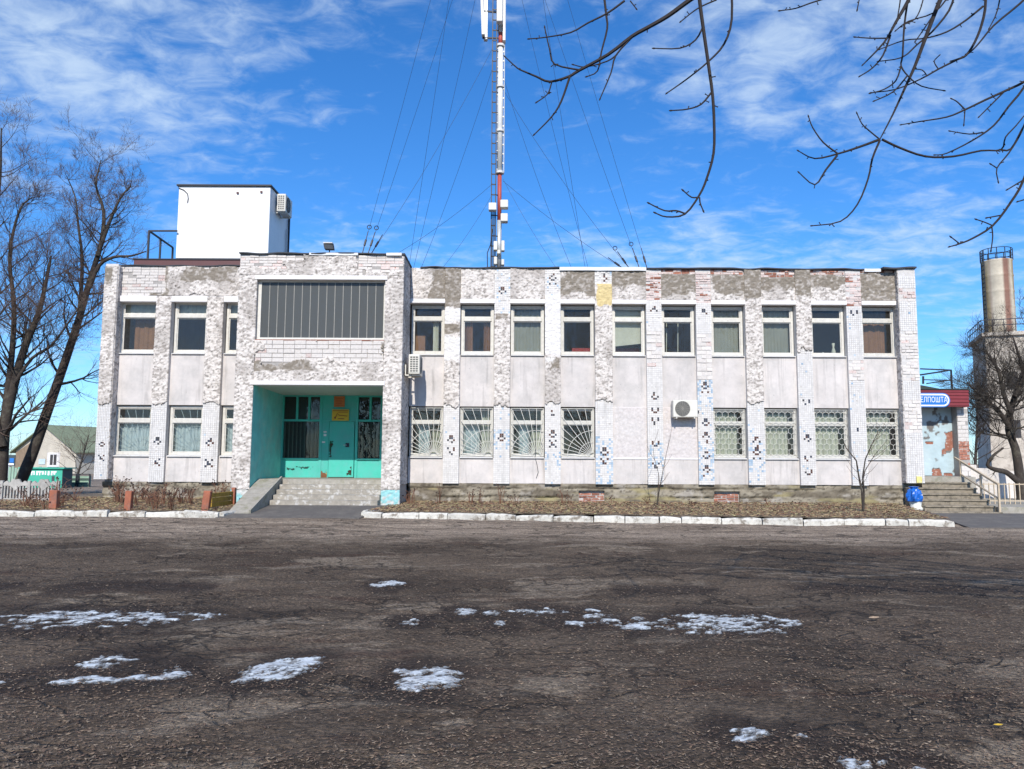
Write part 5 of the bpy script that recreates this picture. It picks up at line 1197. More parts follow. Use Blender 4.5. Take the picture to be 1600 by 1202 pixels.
MB().box(ca.x + .15, ca.x + .16, YQ - .004, YQ + .001, zb_ + .1, zt_ - .15).box(ca.x + 1.02, ca.x + 1.03, YQ - .004, YQ + .001, zb_ + .1, zb_ + .7).box(ca.x + .1, cb.x - .02, YQ - .004, YQ + .001, zb_ + .10, zb_ + .112).build('seam', M['sill'], cab)
q = [U(a, b, YQ - .02) for a, b in ((279, 294), (287, 297), (293, 303), (294, 310), (293, 317))]
MB().tube(q, .016, 6).build('cable', M['dark_steel'], cab)
for a, b in ((372, 302), (409, 300.5)): p = U(a, b, YQ); MB().box(p.x - .04, p.x + .03, YQ - .05, YQ - .001, p.z - .03, p.z + .03).build('bracket', M['maroon'], cab)
MB().tube([(cb.x + .05, YQ + DQ - .06, zt_ - .2), (cb.x + .06, YQ + DQ - .1, zb_ + 1.2), (cb.x + .05, YQ + DQ - .08, zb_)], .04, 6).build('conduit', M['dark_steel'], cab)
MB().tube([(cb.x + .05, YQ + DQ - .26, zt_ - .9), (cb.x + .05, YQ + DQ - .24, zb_)], .025, 6).build('conduit', M['galv'], cab)
c = U(433, 338, YQ + 1.1); ac_unit((cb.x + .06, YQ + .95, c.z), R(90), 'outdoor air unit high on the rooftop cabin', True, .8, .3, .62)
deck = empty('cabin_platform', (-11, 26.5, Z_TOP)); tag(deck, 'maroon steel platform under the white rooftop cabin', 'platform')
dz1, dz0 = U(250, 406, 25.0).z, U(250, 419, 25.0).z; dx0, dx1 = U(209, 410, 25.0).x, U(430, 410, 25.0).x
MB().box(dx0, dx1, 25.0, 25.06, dz0 - .25, dz1).box(dx0, dx0 + .06, 25.061, 27.8, dz0 - .25, dz1).build('fascia', M['maroon'], deck)
MB().box(dx0 - .02, dx1, 24.97, 27.8, dz1 + .001, dz1 + .035).build('deck_edge', M['dark_steel'], deck)
for k in range(5): x = dx0 + .3 + (dx1 - dx0 - .5) * k / 4; MB().box(x - .05, x + .05, 25.4, 25.5, Z_TOP - .42, dz1).build('leg', M['dark_steel'], deck)
rl = empty('platform_railing', (-12, 25.5, dz1)); tag(rl, 'dark steel stair railing left of the rooftop cabin', 'railing')
a0, a1, a2, a3 = U(233, 361, 25.2), U(251, 374, 26.2), U(270, 387, 27.2), U(277, 361, 25.2)
for p, base in ((a0, dz1), (a1, dz1), (a2, dz1)): MB().bar((p.x, p.y, base), (p.x, p.y, p.z), .055).build('post', M['dark_steel'], rl)
MB().bar(a0, a3, .05).bar(a0, a2, .05).build('rail', M['dark_steel'], rl)
fl_ = tag(empty('floodlight', U(515, 392, 22.9)), 'small floodlight on the edge of the porch roof', 'floodlight')
p = U(515, 386, 22.9)
MB().hexa([(p.x - .13, 22.78, p.z - .09), (p.x + .15, 22.78, p.z - .10), (p.x + .15, 22.95, p.z - .1), (p.x - .13, 22.95, p.z - .1)], [(p.x - .17, 22.80, p.z + .06), (p.x + .11, 22.80, p.z + .05), (p.x + .11, 23.0, p.z + .08), (p.x - .17, 23.0, p.z + .08)]).build('housing', M['bitumen'], fl_, bevel=.008)
MB().box(p.x - .17, p.x + .11, 22.77, 22.99, p.z + .082, p.z + .11).build('visor', M['sill'], fl_)
MB().bar((p.x, 22.9, p.z - .25), (p.x, 22.9, p.z - .09), .03).build('bracket', M['dark_steel'], fl_)
# mast
YM = 27.0
mast = empty('radio_mast', (U(781, 420, YM).x, YM, Z_TOP)); tag(mast, 'tall guyed radio mast with antennas rising from the roof', 'mast')
mx = U(780.5, 300, YM).x
def mz(py): return U(780, py, YM).z
def mseg(p0, p1, r, m, name='pole'): return MB().tube([(mx, YM, mz(p1)), (mx, YM, mz(p0))], r, 12).build(name, M[m], mast, True)
mseg(418, 345, .085, 'galv'); mseg(345, 272, .075, 'mast_red'); mseg(272, 70, .105, 'mast_white'); mseg(70, 52, .08, 'mast_red'); mseg(52, -520, .10, 'mast_white')
for py in (270, 205, 136, 72): MB().tube([(mx, YM, mz(py) - .04), (mx, YM, mz(py) + .04)], .16, 12).build('flange', M['sill'], mast)
lad = MB(); x0, x1 = U(768, 300, YM).x, U(774.5, 300, YM).x
for x in (x0, x1): lad.bar((x, YM - .1, Z_TOP - .4), (x, YM - .1, mz(-520)), .035)
py = 418
k = 0
while py > -520:
    z = mz(py); lad.bar((x0, YM - .1, z), (x1, YM - .1, z), .035)
    if k % 2: lad.bar((x1, YM - .1, z), (mx, YM, z), .03)
    py -= 16; k += 1
lad.build('ladder', M['dark_steel'], mast)
st_ = MB()
for q in range(14): z = mz(266 - q * 14.5); st_.bar((x1 + .02, YM - .08, z), (mx, YM, z), .035).bar((mx + .10, YM - .02, z - .1), (mx + .15, YM - .02, z - .1), .05)
tag(st_.build('standoff_bracket', M['mast_white'], mast), kind='stuff')
MB().tube([(mx + .15, YM - .03, mz(270)), (mx + .15, YM - .03, mz(72))], .02, 5).build('feeder_cable', M['galv'], mast)
cb_ = MB()
for k in range(4): x = x0 + .02 + k * .035; cb_.tube([(x, YM - .16, Z_TOP - .4), (x + .01, YM - .15, mz(360)), (x + .03, YM - .13, mz(322))], .012, 5)
cb_.tube([(x0 - .1, YM - .2, Z_TOP - .4), (x0 - .13, YM - .2, mz(398)), (x0 - .02, YM - .18, mz(385)), (x0 + .05, YM - .15, mz(360))], .018, 5)
cb_.build('cable', M['dark_steel'], mast)
def mbox(px0, px1, py0, py1, y0, y1, name, m='mast_white'):
    a, b = U(px0, py0, YM), U(px1, py1, YM)
    return MB().box(a.x, b.x, y0, y1, b.z, a.z).build(name, M[m], mast, bevel=.02)
mbox(764, 776, 323, 334.5, YM - .45, YM - .2, 'equipment_box'); mbox(782, 794, 317, 329, YM - .35, YM - .05, 'equipment_box', 'ac'); mbox(782.5, 793.5, 338, 350.5, YM - .35, YM - .05, 'equipment_box', 'ac')
mbox(771.5, 777.5, 381, 395, YM - .35, YM - .12, 'radio_unit', 'ac'); mbox(783.5, 788.5, 380, 396, YM - .35, YM - .12, 'radio_unit', 'ac'); mbox(777, 782, 394, 400, YM - .3, YM - .12, 'radio_unit', 'ac'); mbox(772, 777, 405, 417, YM - .35, YM - .12, 'radio_unit', 'ac'); mbox(783.5, 788, 409, 418, YM - .35, YM - .12, 'radio_unit', 'ac')
mbox(777.5, 785.5, -110, 45, YM - .5, YM - .25, 'panel_antenna'); mbox(786.5, 790, -105, 68, YM - .2, YM + .1, 'panel_antenna')
a, b = U(750.5, -80, YM), U(755.5, 61, YM); MB().hexa([(b.x - .06, YM - .3, b.z), (b.x + .06, YM - .3, b.z), (b.x + .06, YM - .05, b.z), (b.x - .06, YM - .05, b.z)], [(a.x - .06, YM - .3, a.z), (a.x + .06, YM - .3, a.z), (a.x + .06, YM - .05, a.z), (a.x - .06, YM - .05, a.z)]).build('panel_antenna', M['mast_white'], mast, bevel=.02)
a, b = U(757, -80, YM), U(762, 64, YM); MB().box(a.x, b.x, YM - .1, YM + .08, b.z, a.z).build('panel_antenna', M['galv'], mast, bevel=.02)
MB().bar((U(754, 60, YM).x, YM - .1, mz(62)), (mx, YM, mz(60)), .05).bar((U(754, 60, YM).x, YM - .1, mz(20)), (mx, YM, mz(20)), .05).build('antenna_arm', M['dark_steel'], mast)
WIRES = [(566, 393, 770, -380), (575, 393, 770, -204), (580, 393, 770, 75), (638, 420, 770, -480), (645, 420, 770, -130), (656, 420, 770, 105), (688, 419, 770, 303), (618, 394, 770, 287),
         (872, 419, 786, 280), (978, 419, 786, 283), (895, 420, 786, 120), (920, 419, 786, -130), (915, 419, 786, -420), (985, 418, 786, 140), (1000, 418, 786, -200), (1012, 419, 786, -360)]
for k, (ax, ay, bx_, by_) in enumerate(WIRES):
    Yk = {0: 24.3, 1: 24.4, 2: 24.5, 7: 24.4}.get(k, Y0 + .7)
    A = U(ax, ay + 4, Yk); B = U(bx_, by_, YM); pts = []
    for t in np.linspace(0, 1, 9): p = A.lerp(B, t); p.z -= .25 * 4 * t * (1 - t) * (.5 if k in (6, 7, 8, 9) else 1); pts.append(p)
    MB().tube(pts, .0055, 4, False).build('guy_wire', M['dark_steel'], mast)
    if k in (0, 1, 2, 9, 13, 14, 15):
        d = (B - A).normalized(); MB().tube([A, A + d * .28, A + d * .30, A + d * .5, A + d * .52, A + d * .8], [.016, .016, .035, .035, .014, .014], 6).build('turnbuckle', M['dark_steel'], mast)
        if k in (0, 1, 13, 14):
            cc = A + d * .95; q = [(cc.x + .065 * math.cos(t), cc.y, cc.z + .065 * math.sin(t)) for t in np.linspace(0, 6.283, 15)]; MB().tube(q, .014, 5, False).build('thimble', M['dark_steel'], mast)
# ================================================================== SIDE ENTRANCE (far end)
an = empty('side_porch', (14, 25.5, 0)); tag(an, 'side porch with red ribbed canopy and peeling blue wall', 'porch')
YK = 26.2; YFa = 25.5
ZPL = 1.05
kx = lambda px, py=690: U(px, py, YK).x
def blue_col(x, z):
    n1 = fbm(x / .35, z / .35, 71, 4); c = mixc((0.42, 0.53, 0.57), (0.52, 0.60, 0.63), sst(fbm(x / .8, z / .8, 70, 3), .4, .65))
    c = mixc(c, (0.16, 0.15, 0.14), sst(n1, .60, .63)); return c
blobs_b = [(kx(1485), 2.2, .20, .34), (kx(1462), 1.12, .16, .18), (kx(1480), 1.08, .16, .06), (kx(1452, 690), 2.15, .14, .04), (kx(1474), 1.85, .10, .12)]
bw = MB().box(XR + .02, kx(1489), YK + .02, YK + .3, .2, 3.6).build('porch_wall', M['brick_red'], an)
skin('peeling_paint', M['blue_wall'], bw, (XR + .03, YK + .012, ZPL), (1, 0, 0), (0, 0, 1), (0, -1, 0), kx(1489) - XR - .03, 2.5, .03, .006, blue_col, lambda x, z: blob_field(x, z, blobs_b, 66) < .12, .02, 5)
# brick corner pier of the porch: bricks one by one
pr_ = MB().box(kx(1489), kx(1506), YK - .3, YK + .28, .2, 3.55).build('corner_pier', M['mortar'], an)
for (z0, z1, key, crs) in ((ZPL, U(1497, 728, YK).z, 'brick_white', .14), (U(1497, 727, YK).z, U(1497, 690, YK).z, 'brick_red', .085), (U(1497, 690, YK).z, 3.4, 'brick_white', .14)):
    bricks(pr_, kx(1489) + .005, kx(1506) - .005, z0, z1, YK - .3, .012, crs, .27, lambda r, x, z, key=key: key, None, int(z0 * 100))
# canopy: ribbed fascia, dark underside, roof slope rising to the building
zc1, zc0 = U(1480, 609, YFa).z, U(1480, 635.5, YFa).z; xk1 = U(1513.5, 620, YFa).x; xk0 = XR + .02
cv = MB().box(xk0, xk1, YFa, YFa + .05, zc0, zc1).build('canopy_fascia', M['canopy'], an)
for k in range(5): z = zc0 + (zc1 - zc0) * (k + .5) / 5; MB().box(xk0, xk1 + .006, YFa - .022, YFa - .001, z - .028, z + .028).build('rib', M['canopy'], cv, bevel=.008)
MB().box(xk1 - .02, xk1 + .03, YFa + .051, YK + .6, zc0, zc1).build('canopy_side', M['canopy'], an)
MB().box(xk0, xk1 - .03, YFa + .06, YK + .6, zc0 + .06, zc0 + .12).build('soffit', M['maroon'], an)
MB().hexa([(xk0, YFa - .04, zc1), (xk1 - .9, YFa - .04, zc1), (xk1 - .9, YK + .7, zc1), (xk0, YK + .7, zc1)], [(xk0, YFa - .02, zc1 + .30), (xk1 - .9, YFa - .02, zc1 + .02), (xk1 - .9, YK + .7, zc1 + .02), (xk0, YK + .7, zc1 + .30)]).build('canopy_roof', M['green_dark'], an)
MB().box(xk1 - .9, xk1 + .04, YFa - .03, YK + .7, zc1 + .001, zc1 + .03).build('canopy_roof', M['green_dark'], an)
# railing on the canopy
cr_ = tag(empty('canopy_railing', (13.5, 27, zc1)), 'thin dark railing above the red canopy', 'railing')
pA, pB, pC = U(1438, 576.5, 29), U(1486, 578.5, 29), U(1438, 586, 26.5)
mb = MB().bar(pA, pB, .045).bar(pC, pB, .05).bar(pB, (pB.x, pB.y, zc1), .05).bar(U(1443, 593.5, 29), U(1486, 594.5, 29), .035).bar(U(1448, 599.5, 26.5), U(1486, 594, 29), .035).bar(U(1442.5, 588, 26.5), U(1442.5, 600, 26.5), .05)
mb.build('rail', M['dark_steel'], cr_)
# sign
sg = empty('post_sign', (13, YFa - .05, zc0)); tag(sg, 'blue rounded sign with white lettering on the red canopy', 'sign')
sx1, sx0 = U(1483.5, 625, YFa - .1).x, U(1427, 625, YFa - .1).x; sz = U(1460, 625.2, YFa - .1).z; hh = .205
def pill(x0, x1, zc, h, y0, y1, n=12):
    pts = [(x1 - h + h * math.sin(t), zc + h * math.cos(t)) for t in np.linspace(0, math.pi, n)] + [(x0 + h - h * math.sin(t), zc - h * math.cos(t)) for t in np.linspace(0, math.pi, n)]
    mb = MB(); k = len(pts)
    mb.v = [(x, y0, z) for x, z in pts] + [(x, y1, z) for x, z in pts]
    mb.f = [tuple(range(k))[::-1], tuple(range(k, 2 * k))] + [(i, (i + 1) % k, k + (i + 1) % k, k + i) for i in range(k)]
    bm = bmesh.new(); me = mb.mesh('sign'); bm.from_mesh(me); bmesh.ops.recalc_face_normals(bm, faces=bm.faces); bm.to_mesh(me); bm.free(); return me
link('outer_panel', pill(sx0 - .03, sx1 + .03, sz, hh + .03, YFa - .09, YFa - .03), M['sign_blue'], sg)
link('white_border', pill(sx0, sx1, sz, hh, YFa - .095, YFa - .0902), M['sign_white'], sg)
link('blue_field', pill(sx0 + .05, sx1 - .05, sz, hh - .05, YFa - .099, YFa - .0952), M['sign_blue'], sg)
text('БЕЛПОШТА', .245, U(1456.6, 625, YFa - .1).x, YFa - .103, sz + .0, M['sign_white'], sg, 'lettering', None, .003, U(1480, 625, YFa - .1).x - U(1433.2, 625, YFa - .1).x)
# steps, rail, low walls
ss = tag(empty('side_steps', (13.2, 23.6, 0)), 'weathered concrete steps climbing to the side porch', 'steps')
MB().box(XR + .05, U(1507, 740, 25).x, 24.404, YK - .02, .05, ZPL).build('landing', M['concrete'], ss)
NS = 6; xr_ = 14.22
for k in range(NS):
    z1 = ZPL - (k + 1) * (ZPL - .06) / NS + .0; y1 = 24.4 - .29 * (k + 1)
    x0 = XR + .04 if y1 > 23.95 else 12.15
    n = 16; mb = MB()
    for q in range(n):
        u0 = x0 + (xr_ - x0) * q / n; u1 = x0 + (xr_ - x0) * (q + 1) / n; w0 = .03 * (vnoise(u0 / .25, k * 3.7) - .5); w1 = .03 * (vnoise(u1 / .25, k * 3.7) - .5)
        mb.hexa([(u0, y1 + .04, 0), (u1, y1 + .04, 0), (u1, y1 + .30, 0), (u0, y1 + .30, 0)], [(u0, y1 + .04 + w0, z1 - .05), (u1, y1 + .04 + w1, z1 - .05), (u1, y1 + .30, z1 - .05), (u0, y1 + .30, z1 - .05)])
    mb.build('riser', M['old_step'], ss)
    MB().box(x0, xr_ + .02, y1 + .0, y1 + .302, z1 - .048, z1).build('tread', M['old_step'], ss, bevel=.01)
hr = tag(empty('handrail', (14.2, 23.6, 0)), 'cream steel handrail beside the side porch steps', 'railing')
P1, P2, P3 = Vector((14.1, 24.45, U(1500, 720, 24.45).z)), Vector((14.15, 23.5, U(1531, 742, 23.5).z)), Vector((14.17, 22.7, U(1556, 757, 22.7).z))
for p, zb in ((P1, ZPL), (P2, .5), (P3, .03)): MB().bar((p.x, p.y, zb), p, .05).build('post', M['rail_cream'], hr)
MB().bar(P1 + Vector((0, .3, .1)), P3, .055).bar(P1 - Vector((0, 0, .42)), P3 - Vector((0, 0, .42)), .04).build('rail', M['rail_cream'], hr)
lw_ = tag(empty('low_wall', (17.5, 28.7, 0)), 'pale block parapet wall beside the side porch', 'wall')
for k in range(4):
    a = 16.2 + k * .92
    MB().box(a, a + .90, 28.6 + .05 * k, 28.8 + .05 * k, .2, 1.42 - .12 * k).build('block', M['brick_white'], lw_, bevel=.01)
pv = tag(MB().box(14.3, 40, 22.9, 30, -.05, .20).build('pavement', M['concrete']), 'raised concrete pavement beside the side steps', None, None, 'structure')
tag(MB().hexa([(kC.x + .1, 17.95, -.05), (40, 17.95, -.05), (40, 22.7, -.05), (12.1, 22.7, -.05)], [(kC.x + .1, 17.95, .004), (40, 17.95, .004), (40, 22.7, .03), (12.1, 22.7, .03)]).build('path', M['asphalt']), 'dark smooth asphalt path at the side steps', None, None, 'structure')
# picket fence behind the rail
pf = tag(empty('iron_fence', (16.2, 24.6, .2)), 'thin brownish railing fence below the dark apple tree', 'fence')
for k in range(22): x = 14.9 + k * .16; MB().bar((x, 24.6, .2), (x, 24.6, .86), .025).build('bar', M['rail_cream'], pf)
MB().bar((14.85, 24.6, .82), (18.3, 24.6, .82), .03).bar((14.85, 24.6, .3), (18.3, 24.6, .3), .03).build('rail', M['rail_cream'], pf)
# urn with the blue bag
ur = U(1431, 797, 23.2); urx = ur.x
urn = tag(empty('litter_urn', (urx, 23.2, .1)), 'white concrete litter urn at the corner of the building', 'urn')
MB().lathe((urx, 23.2, .08), [(.20, 0), (.20, .06), (.15, .12), (.17, .25), (.20, .42), (.21, .46), (.18, .46)], 16).build('bowl', M['urn'], urn, True)
bagm = MB()
bagm.lathe((urx - .04, 23.18, .36), [(.16, -.03), (.20, -.01), (.215, .06), (.21, .13), (.20, .20), (.17, .28), (.13, .33), (.09, .36), (.13, .41), (.07, .42)], 22, lambda k, j: 1 + .16 * math.sin(j * 1.7 + k * .5) + .09 * math.sin(j * 4.1 + k * 1.9) + (.25 if j in (4, 5, 6) and k in (6, 7, 8) else 0))
tag(bagm.build('bin_bag', M['bag'], None), 'bright blue plastic bag hanging over the white urn', 'bag')
yl = U(1438, 750, YC - .03)
tag(skin('paint_mark', M['plaster'], None, (yl.x - .10, YC + .0, yl.z - .1), (1, 0, 0), (0, 0, 1), (0, -1, 0), .17, .22, .02, .004, lambda x, z: mixc((0.72, 0.60, 0.10), (0.7, 0.66, 0.4), fbm(x / .05, z / .05, 3, 2)), lambda x, z: blob_field(x, z, [(yl.x - .015, yl.z, .08, .10)], 9) > .1, .002, 6), 'small yellow paint mark low on the white corner pier', 'mark')

# ================================================================== TREES
class Tree:
    def __init__(s, seed): s.t = MB(); s.c = MB(); s.r = random.Random(seed)
    def grow(s, p, d, L, r, lvl, up=.4, wig=.22, kids=5, ratio=.62, ang=(25, 60)):
        R_ = s.r; n = 5 if lvl > 1 else 4 if lvl == 1 else 3
        pts = [p]; rad = [r]; dd = d.normalized()
        for k in range(n):
            dd = (dd + Vector((R_.uniform(-wig, wig), R_.uniform(-wig, wig), R_.uniform(-wig, wig) + up * .25))).normalized()
            pts.append(pts[-1] + dd * L / n); rad.append(r * (1 - .72 * (k + 1) / n))
        (s.t if lvl > 1 else s.c).tube(pts, rad, 6 if lvl > 2 else 5 if lvl == 2 else 3, False)
        if lvl <= 0: return
        for k in range(kids):
            u = R_.uniform(.25, 1.0) * n; i = min(int(u), n - 1); q = pts[i].lerp(pts[i + 1], u - i)
            base = (pts[i + 1] - pts[i]).normalized(); ax = base.cross(Vector((R_.uniform(-1, 1), R_.uniform(-1, 1), R_.uniform(-1, 1)))).normalized()
            nd = Matrix.Rotation(R(R_.uniform(*ang)), 3, ax) @ base
            s.grow(q, nd, L * ratio * R_.uniform(.7, 1.2), max(rad[i] * .55, .004), lvl - 1, up, wig, kids, ratio, ang)
    def limb(s, pts, rad, n=8): s.t.tube(pts, rad, n, False)
    def along(s, pts, rad, count, L, lvl, t0=.2, **k):
        R_ = s.r; n = len(pts) - 1
        for q in range(count):
            u = (t0 + (1 - t0) * (q + R_.random()) / count) * n; i = min(int(u), n - 1); p = pts[i].lerp(pts[i + 1], u - i)
            b = (pts[i + 1] - pts[i]).normalized(); ax = b.cross(Vector((R_.uniform(-1, 1), R_.uniform(-1, 1), R_.uniform(-1, 1)))).normalized()
            nd = Matrix.Rotation(R(R_.uniform(35, 75)), 3, ax) @ b
            s.grow(p, nd, L * R_.uniform(.6, 1.15) * (1.15 - .5 * u / n), max((rad[i] * .35), .012), lvl, **k)
    def build(s, name, label, loc, group=None, tm='bark', cm='twig'):
        root = tag(empty(name, loc), label, 'tree', group)
        s.t.build('trunk', M[tm], root, True); s.c.build('crown', M[cm], root); return root
def curve(pts, Y, k=3, dy=0.0):
    """smooth polyline through survey points, drifting in depth"""
    P = [U(a, b, Y + dy * i / max(1, len(pts) - 1)) for i, (a, b) in enumerate(pts)]; out = []
    for i in range(len(P) - 1):
        p0, p1, p2, p3 = P[max(i - 1, 0)], P[i], P[i + 1], P[min(i + 2, len(P) - 1)]
        for j in range(k):
            t = j / k; out.append(.5 * ((2 * p1) + (p2 - p0) * t + (2 * p0 - 5 * p1 + 4 * p2 - p3) * t * t + (3 * p1 - p0 - 3 * p2 + p3) * t ** 3))
    return out + [P[-1]]
def lin(a, b, n): return [a + (b - a) * i / (n - 1) for i in range(n)]
# leaning tree by the picket fence
T = Tree(1); YT = 29.0
tr = curve([(22, 775), (48, 715), (75, 640), (100, 570), (123, 500), (140, 440), (158, 380), (162, 330), (150, 290), (158, 250)], YT, 3, 1.5); rr_ = lin(.22, .018, len(tr)); T.limb(tr, rr_, 10); T.along(tr, rr_, 30, 1.9, 3, .28, kids=5)
f2 = curve([(123, 500), (127, 450), (128, 400), (122, 350), (118, 310), (104, 275)], YT + .6, 3, .6); r2 = lin(.09, .015, len(f2)); T.limb(f2, r2); T.along(f2, r2, 18, 1.4, 3, .1, kids=5)
f3 = curve([(140, 450), (155, 415), (178, 402), (205, 400), (228, 393)], YT + .6, 3, -.5); r3 = lin(.09, .02, len(f3)); T.limb(f3, r3); T.along(f3, r3, 9, 1.2, 2, .2, kids=5)
f4 = curve([(152, 400), (170, 350), (188, 310), (205, 290)], YT + .8, 3, .5); r4 = lin(.09, .02, len(f4)); T.limb(f4, r4); T.along(f4, r4, 12, 1.1, 3, .1, kids=5)
T.build('bare_tree', 'bare tree leaning toward the building from the picket fence', tr[0])
# tree at the frame edge
T = Tree(2); YT = 27.5
tr = curve([(-2, 780), (2, 720), (8, 660), (22, 600), (38, 545), (60, 490), (72, 440), (80, 400)], YT, 3, 1.0); rr_ = lin(.25, .03, len(tr)); T.limb(tr, rr_, 10); T.along(tr, rr_, 26, 2.3, 3, .2, kids=5)
f2 = curve([(2, 700), (-18, 620), (-22, 540), (-18, 450), (-10, 360), (0, 280), (2, 200)], YT, 3, .5); r2 = lin(.20, .02, len(f2)); T.limb(f2, r2); T.along(f2, r2, 34, 2.3, 3, .12, kids=5)
f3 = curve([(8, 640), (18, 560), (22, 480), (15, 400), (30, 330), (48, 310)], YT + .3, 3, .3); r3 = lin(.12, .02, len(f3)); T.limb(f3, r3); T.along(f3, r3, 26, 1.9, 3, .1, kids=5)
f4 = curve([(22, 600), (50, 560), (80, 540), (110, 500), (130, 470)], YT + .2, 3, .3); r4 = lin(.07, .02, len(f4)); T.limb(f4, r4); T.along(f4, r4, 18, 1.8, 3, .05, kids=5)
T.build('bare_tree', 'dense bare tree cut by the edge behind the picket fence', tr[0])
# dark apple tree by the side steps
T = Tree(3); YT = 27.6
tr = curve([(1597, 786), (1592, 735), (1586, 700), (1576, 672), (1580, 640), (1592, 600), (1606, 560), (1612, 520)], YT, 3, .4); rr_ = lin(.17, .05, len(tr)); T.limb(tr, rr_, 9); T.along(tr, rr_, 18, 1.6, 3, .3, kids=7, wig=.35, ratio=.66)
f2 = curve([(1590, 752), (1572, 738), (1555, 734), (1543, 727), (1552, 712), (1568, 700)], YT - .2, 3, -.2); r2 = lin(.11, .03, len(f2)); T.limb(f2, r2); T.along(f2, r2, 5, .6, 1, .4, kids=5, wig=.35)
f3 = curve([(1578, 668), (1562, 645), (1545, 630), (1528, 615), (1512, 598)], YT, 3, -.2); r3 = lin(.10, .02, len(f3)); T.limb(f3, r3); T.along(f3, r3, 20, 1.2, 2, .05, kids=10, wig=.35, ratio=.68)
f4 = curve([(1580, 645), (1568, 615), (1560, 580), (1545, 555), (1535, 545)], YT, 3, .2); r4 = lin(.09, .02, len(f4)); T.limb(f4, r4); T.along(f4, r4, 20, 1.2, 2, .05, kids=10, wig=.35, ratio=.68)
f5 = curve([(1585, 620), (1600, 590), (1590, 550), (1582, 525)], YT, 3, .2); r5 = lin(.09, .02, len(f5)); T.limb(f5, r5); T.along(f5, r5, 10, 1.0, 2, .05, kids=8, wig=.35)
T.build('apple_tree', 'gnarled dark apple tree with dense twigs beside the side steps', tr[0], None, 'bark', 'bark')
# far thin trees seen in the gap beside the porch
T = Tree(4); b0 = U(1522, 745, 60); b0.z = 0
tr = [b0 + Vector((.1 * k, 0, 1.0 * k)) for k in range(8)]; rr_ = lin(.14, .03, 8); T.limb(tr, rr_); T.along(tr, rr_, 22, 3.0, 2, .2, kids=6); T.build('bare_tree', 'far thin bare tree seen between side porch and apple tree', b0)
T = Tree(14); b0 = U(118, 760, 52); b0.z = 0
tr = [b0 + Vector((.1 * k, 0, .45 * k)) for k in range(8)]; rr_ = lin(.09, .02, 8); T.limb(tr, rr_); T.along(tr, rr_, 18, 2.2, 2, .1, kids=6); T.build('bare_tree', 'small bare bush like tree in front of the cream house', b0)

# tree overhead: its trunk stands beside the viewer, limbs reach into the view
T = Tree(5)
def br(pts, Y, r0, r1=.004, dy=0.0, buds=True, k=3, budn=5):
    P = curve(pts, Y, k, dy); rad = lin(r0, r1, len(P)); T.c.tube(P, rad, 6, True)
    if buds:
        for q in range(budn):
            i = T.r.randint(1, len(P) - 2); d = Vector((T.r.uniform(-1, 1), T.r.uniform(-.5, .5), T.r.uniform(-1, 1))).normalized() * T.r.uniform(.008, .024)
            T.c.tube([P[i], P[i] + d, P[i] + d * 1.35], [max(rad[i] * .5, .003), .003, .0048], 5)
    e = P[-1]; d = (P[-1] - P[-2]).normalized(); T.c.tube([e, e + d * .012, e + d * .024], [r1, r1 * 1.5, r1 * .6], 5)
    return P
Z8 = lambda x, y: (1200 + x * .3328, y * .3328)     # survey sheet, right half
Z7 = lambda x, y: (820 + x * .29945, y * .29945)    # survey sheet, left half
def b7(l, Y, r0, **k): return br([Z7(*p) for p in l], Y, r0, **k)
def b8(l, Y, r0, **k): return br([Z8(*p) for p in l], Y, r0, **k)
m1 = b7([(1100, -170), (980, -80), (855, 5), (745, 85), (640, 145), (560, 190), (435, 285), (280, 370), (230, 400), (130, 427), (60, 400), (0, 375), (-40, 355), (-100, 300)], 5.2, .020, budn=14)
b7([(520, 5), (430, 70), (330, 120), (240, 170), (110, 195), (30, 203)], 5.0, .008)
b7([(415, -10), (425, 80), (430, 150), (400, 270), (380, 370), (330, 398)], 5.3, .009)
b7([(280, 365), (155, 335), (130, 260), (105, 150)], 5.1, .007)
b7([(235, 400), (190, 530), (140, 610), (55, 697)], 5.0, .008); b7([(140, 430), (120, 490), (68, 530)], 5.2, .005)
b7([(560, 195), (475, 290), (450, 380), (395, 510)], 5.2, .007); b7([(475, 290), (430, 320), (320, 350), (260, 340)], 5.3, .006)
b7([(905, -140), (912, 0), (930, 140), (960, 350), (980, 500), (988, 650), (985, 800), (950, 930), (910, 1020), (835, 1118), (740, 1132), (688, 1115)], 4.6, .013, budn=10)
b7([(835, 1115), (790, 1100), (730, 1100), (655, 1065)], 4.6, .006); b7([(930, 140), (890, 210), (810, 252), (682, 253)], 4.7, .006); b7([(972, 485), (920, 545), (850, 570), (772, 577)], 4.6, .006)
b7([(1075, -120), (1080, 100), (1040, 230), (960, 320), (850, 410), (748, 482)], 4.9, .009); b7([(905, 1030), (870, 1030), (832, 1000)], 4.6, .005, budn=1); b7([(912, 1030), (915, 1060), (928, 1093)], 4.6, .005, budn=1)
b7([(1000, 0), (930, 30), (880, 60), (820, 108)], 5.0, .006); b7([(550, 5), (577, 40)], 5.2, .005, budn=1)
m2 = b8([(930, -260), (860, -110), (800, 20), (735, 190), (690, 310), (640, 420), (585, 540), (525, 655)], 5.4, .021, budn=10)
b8([(525, 655), (430, 690), (330, 722), (220, 745), (148, 712)], 5.4, .010); b8([(328, 722), (260, 670), (210, 600), (192, 553)], 5.4, .007); b8([(325, 730), (270, 800), (220, 868), (150, 815)], 5.3, .008)
b8([(525, 655), (470, 610), (440, 580), (420, 538)], 5.5, .006); b8([(525, 660), (490, 745), (470, 840), (420, 960), (340, 1040), (213, 1060)], 5.3, .008, budn=7)
b8([(535, 655), (620, 695), (740, 735), (870, 735), (1000, 708), (1095, 703), (1115, 645), (1165, 590), (1230, 510)], 5.5, .010, budn=10)
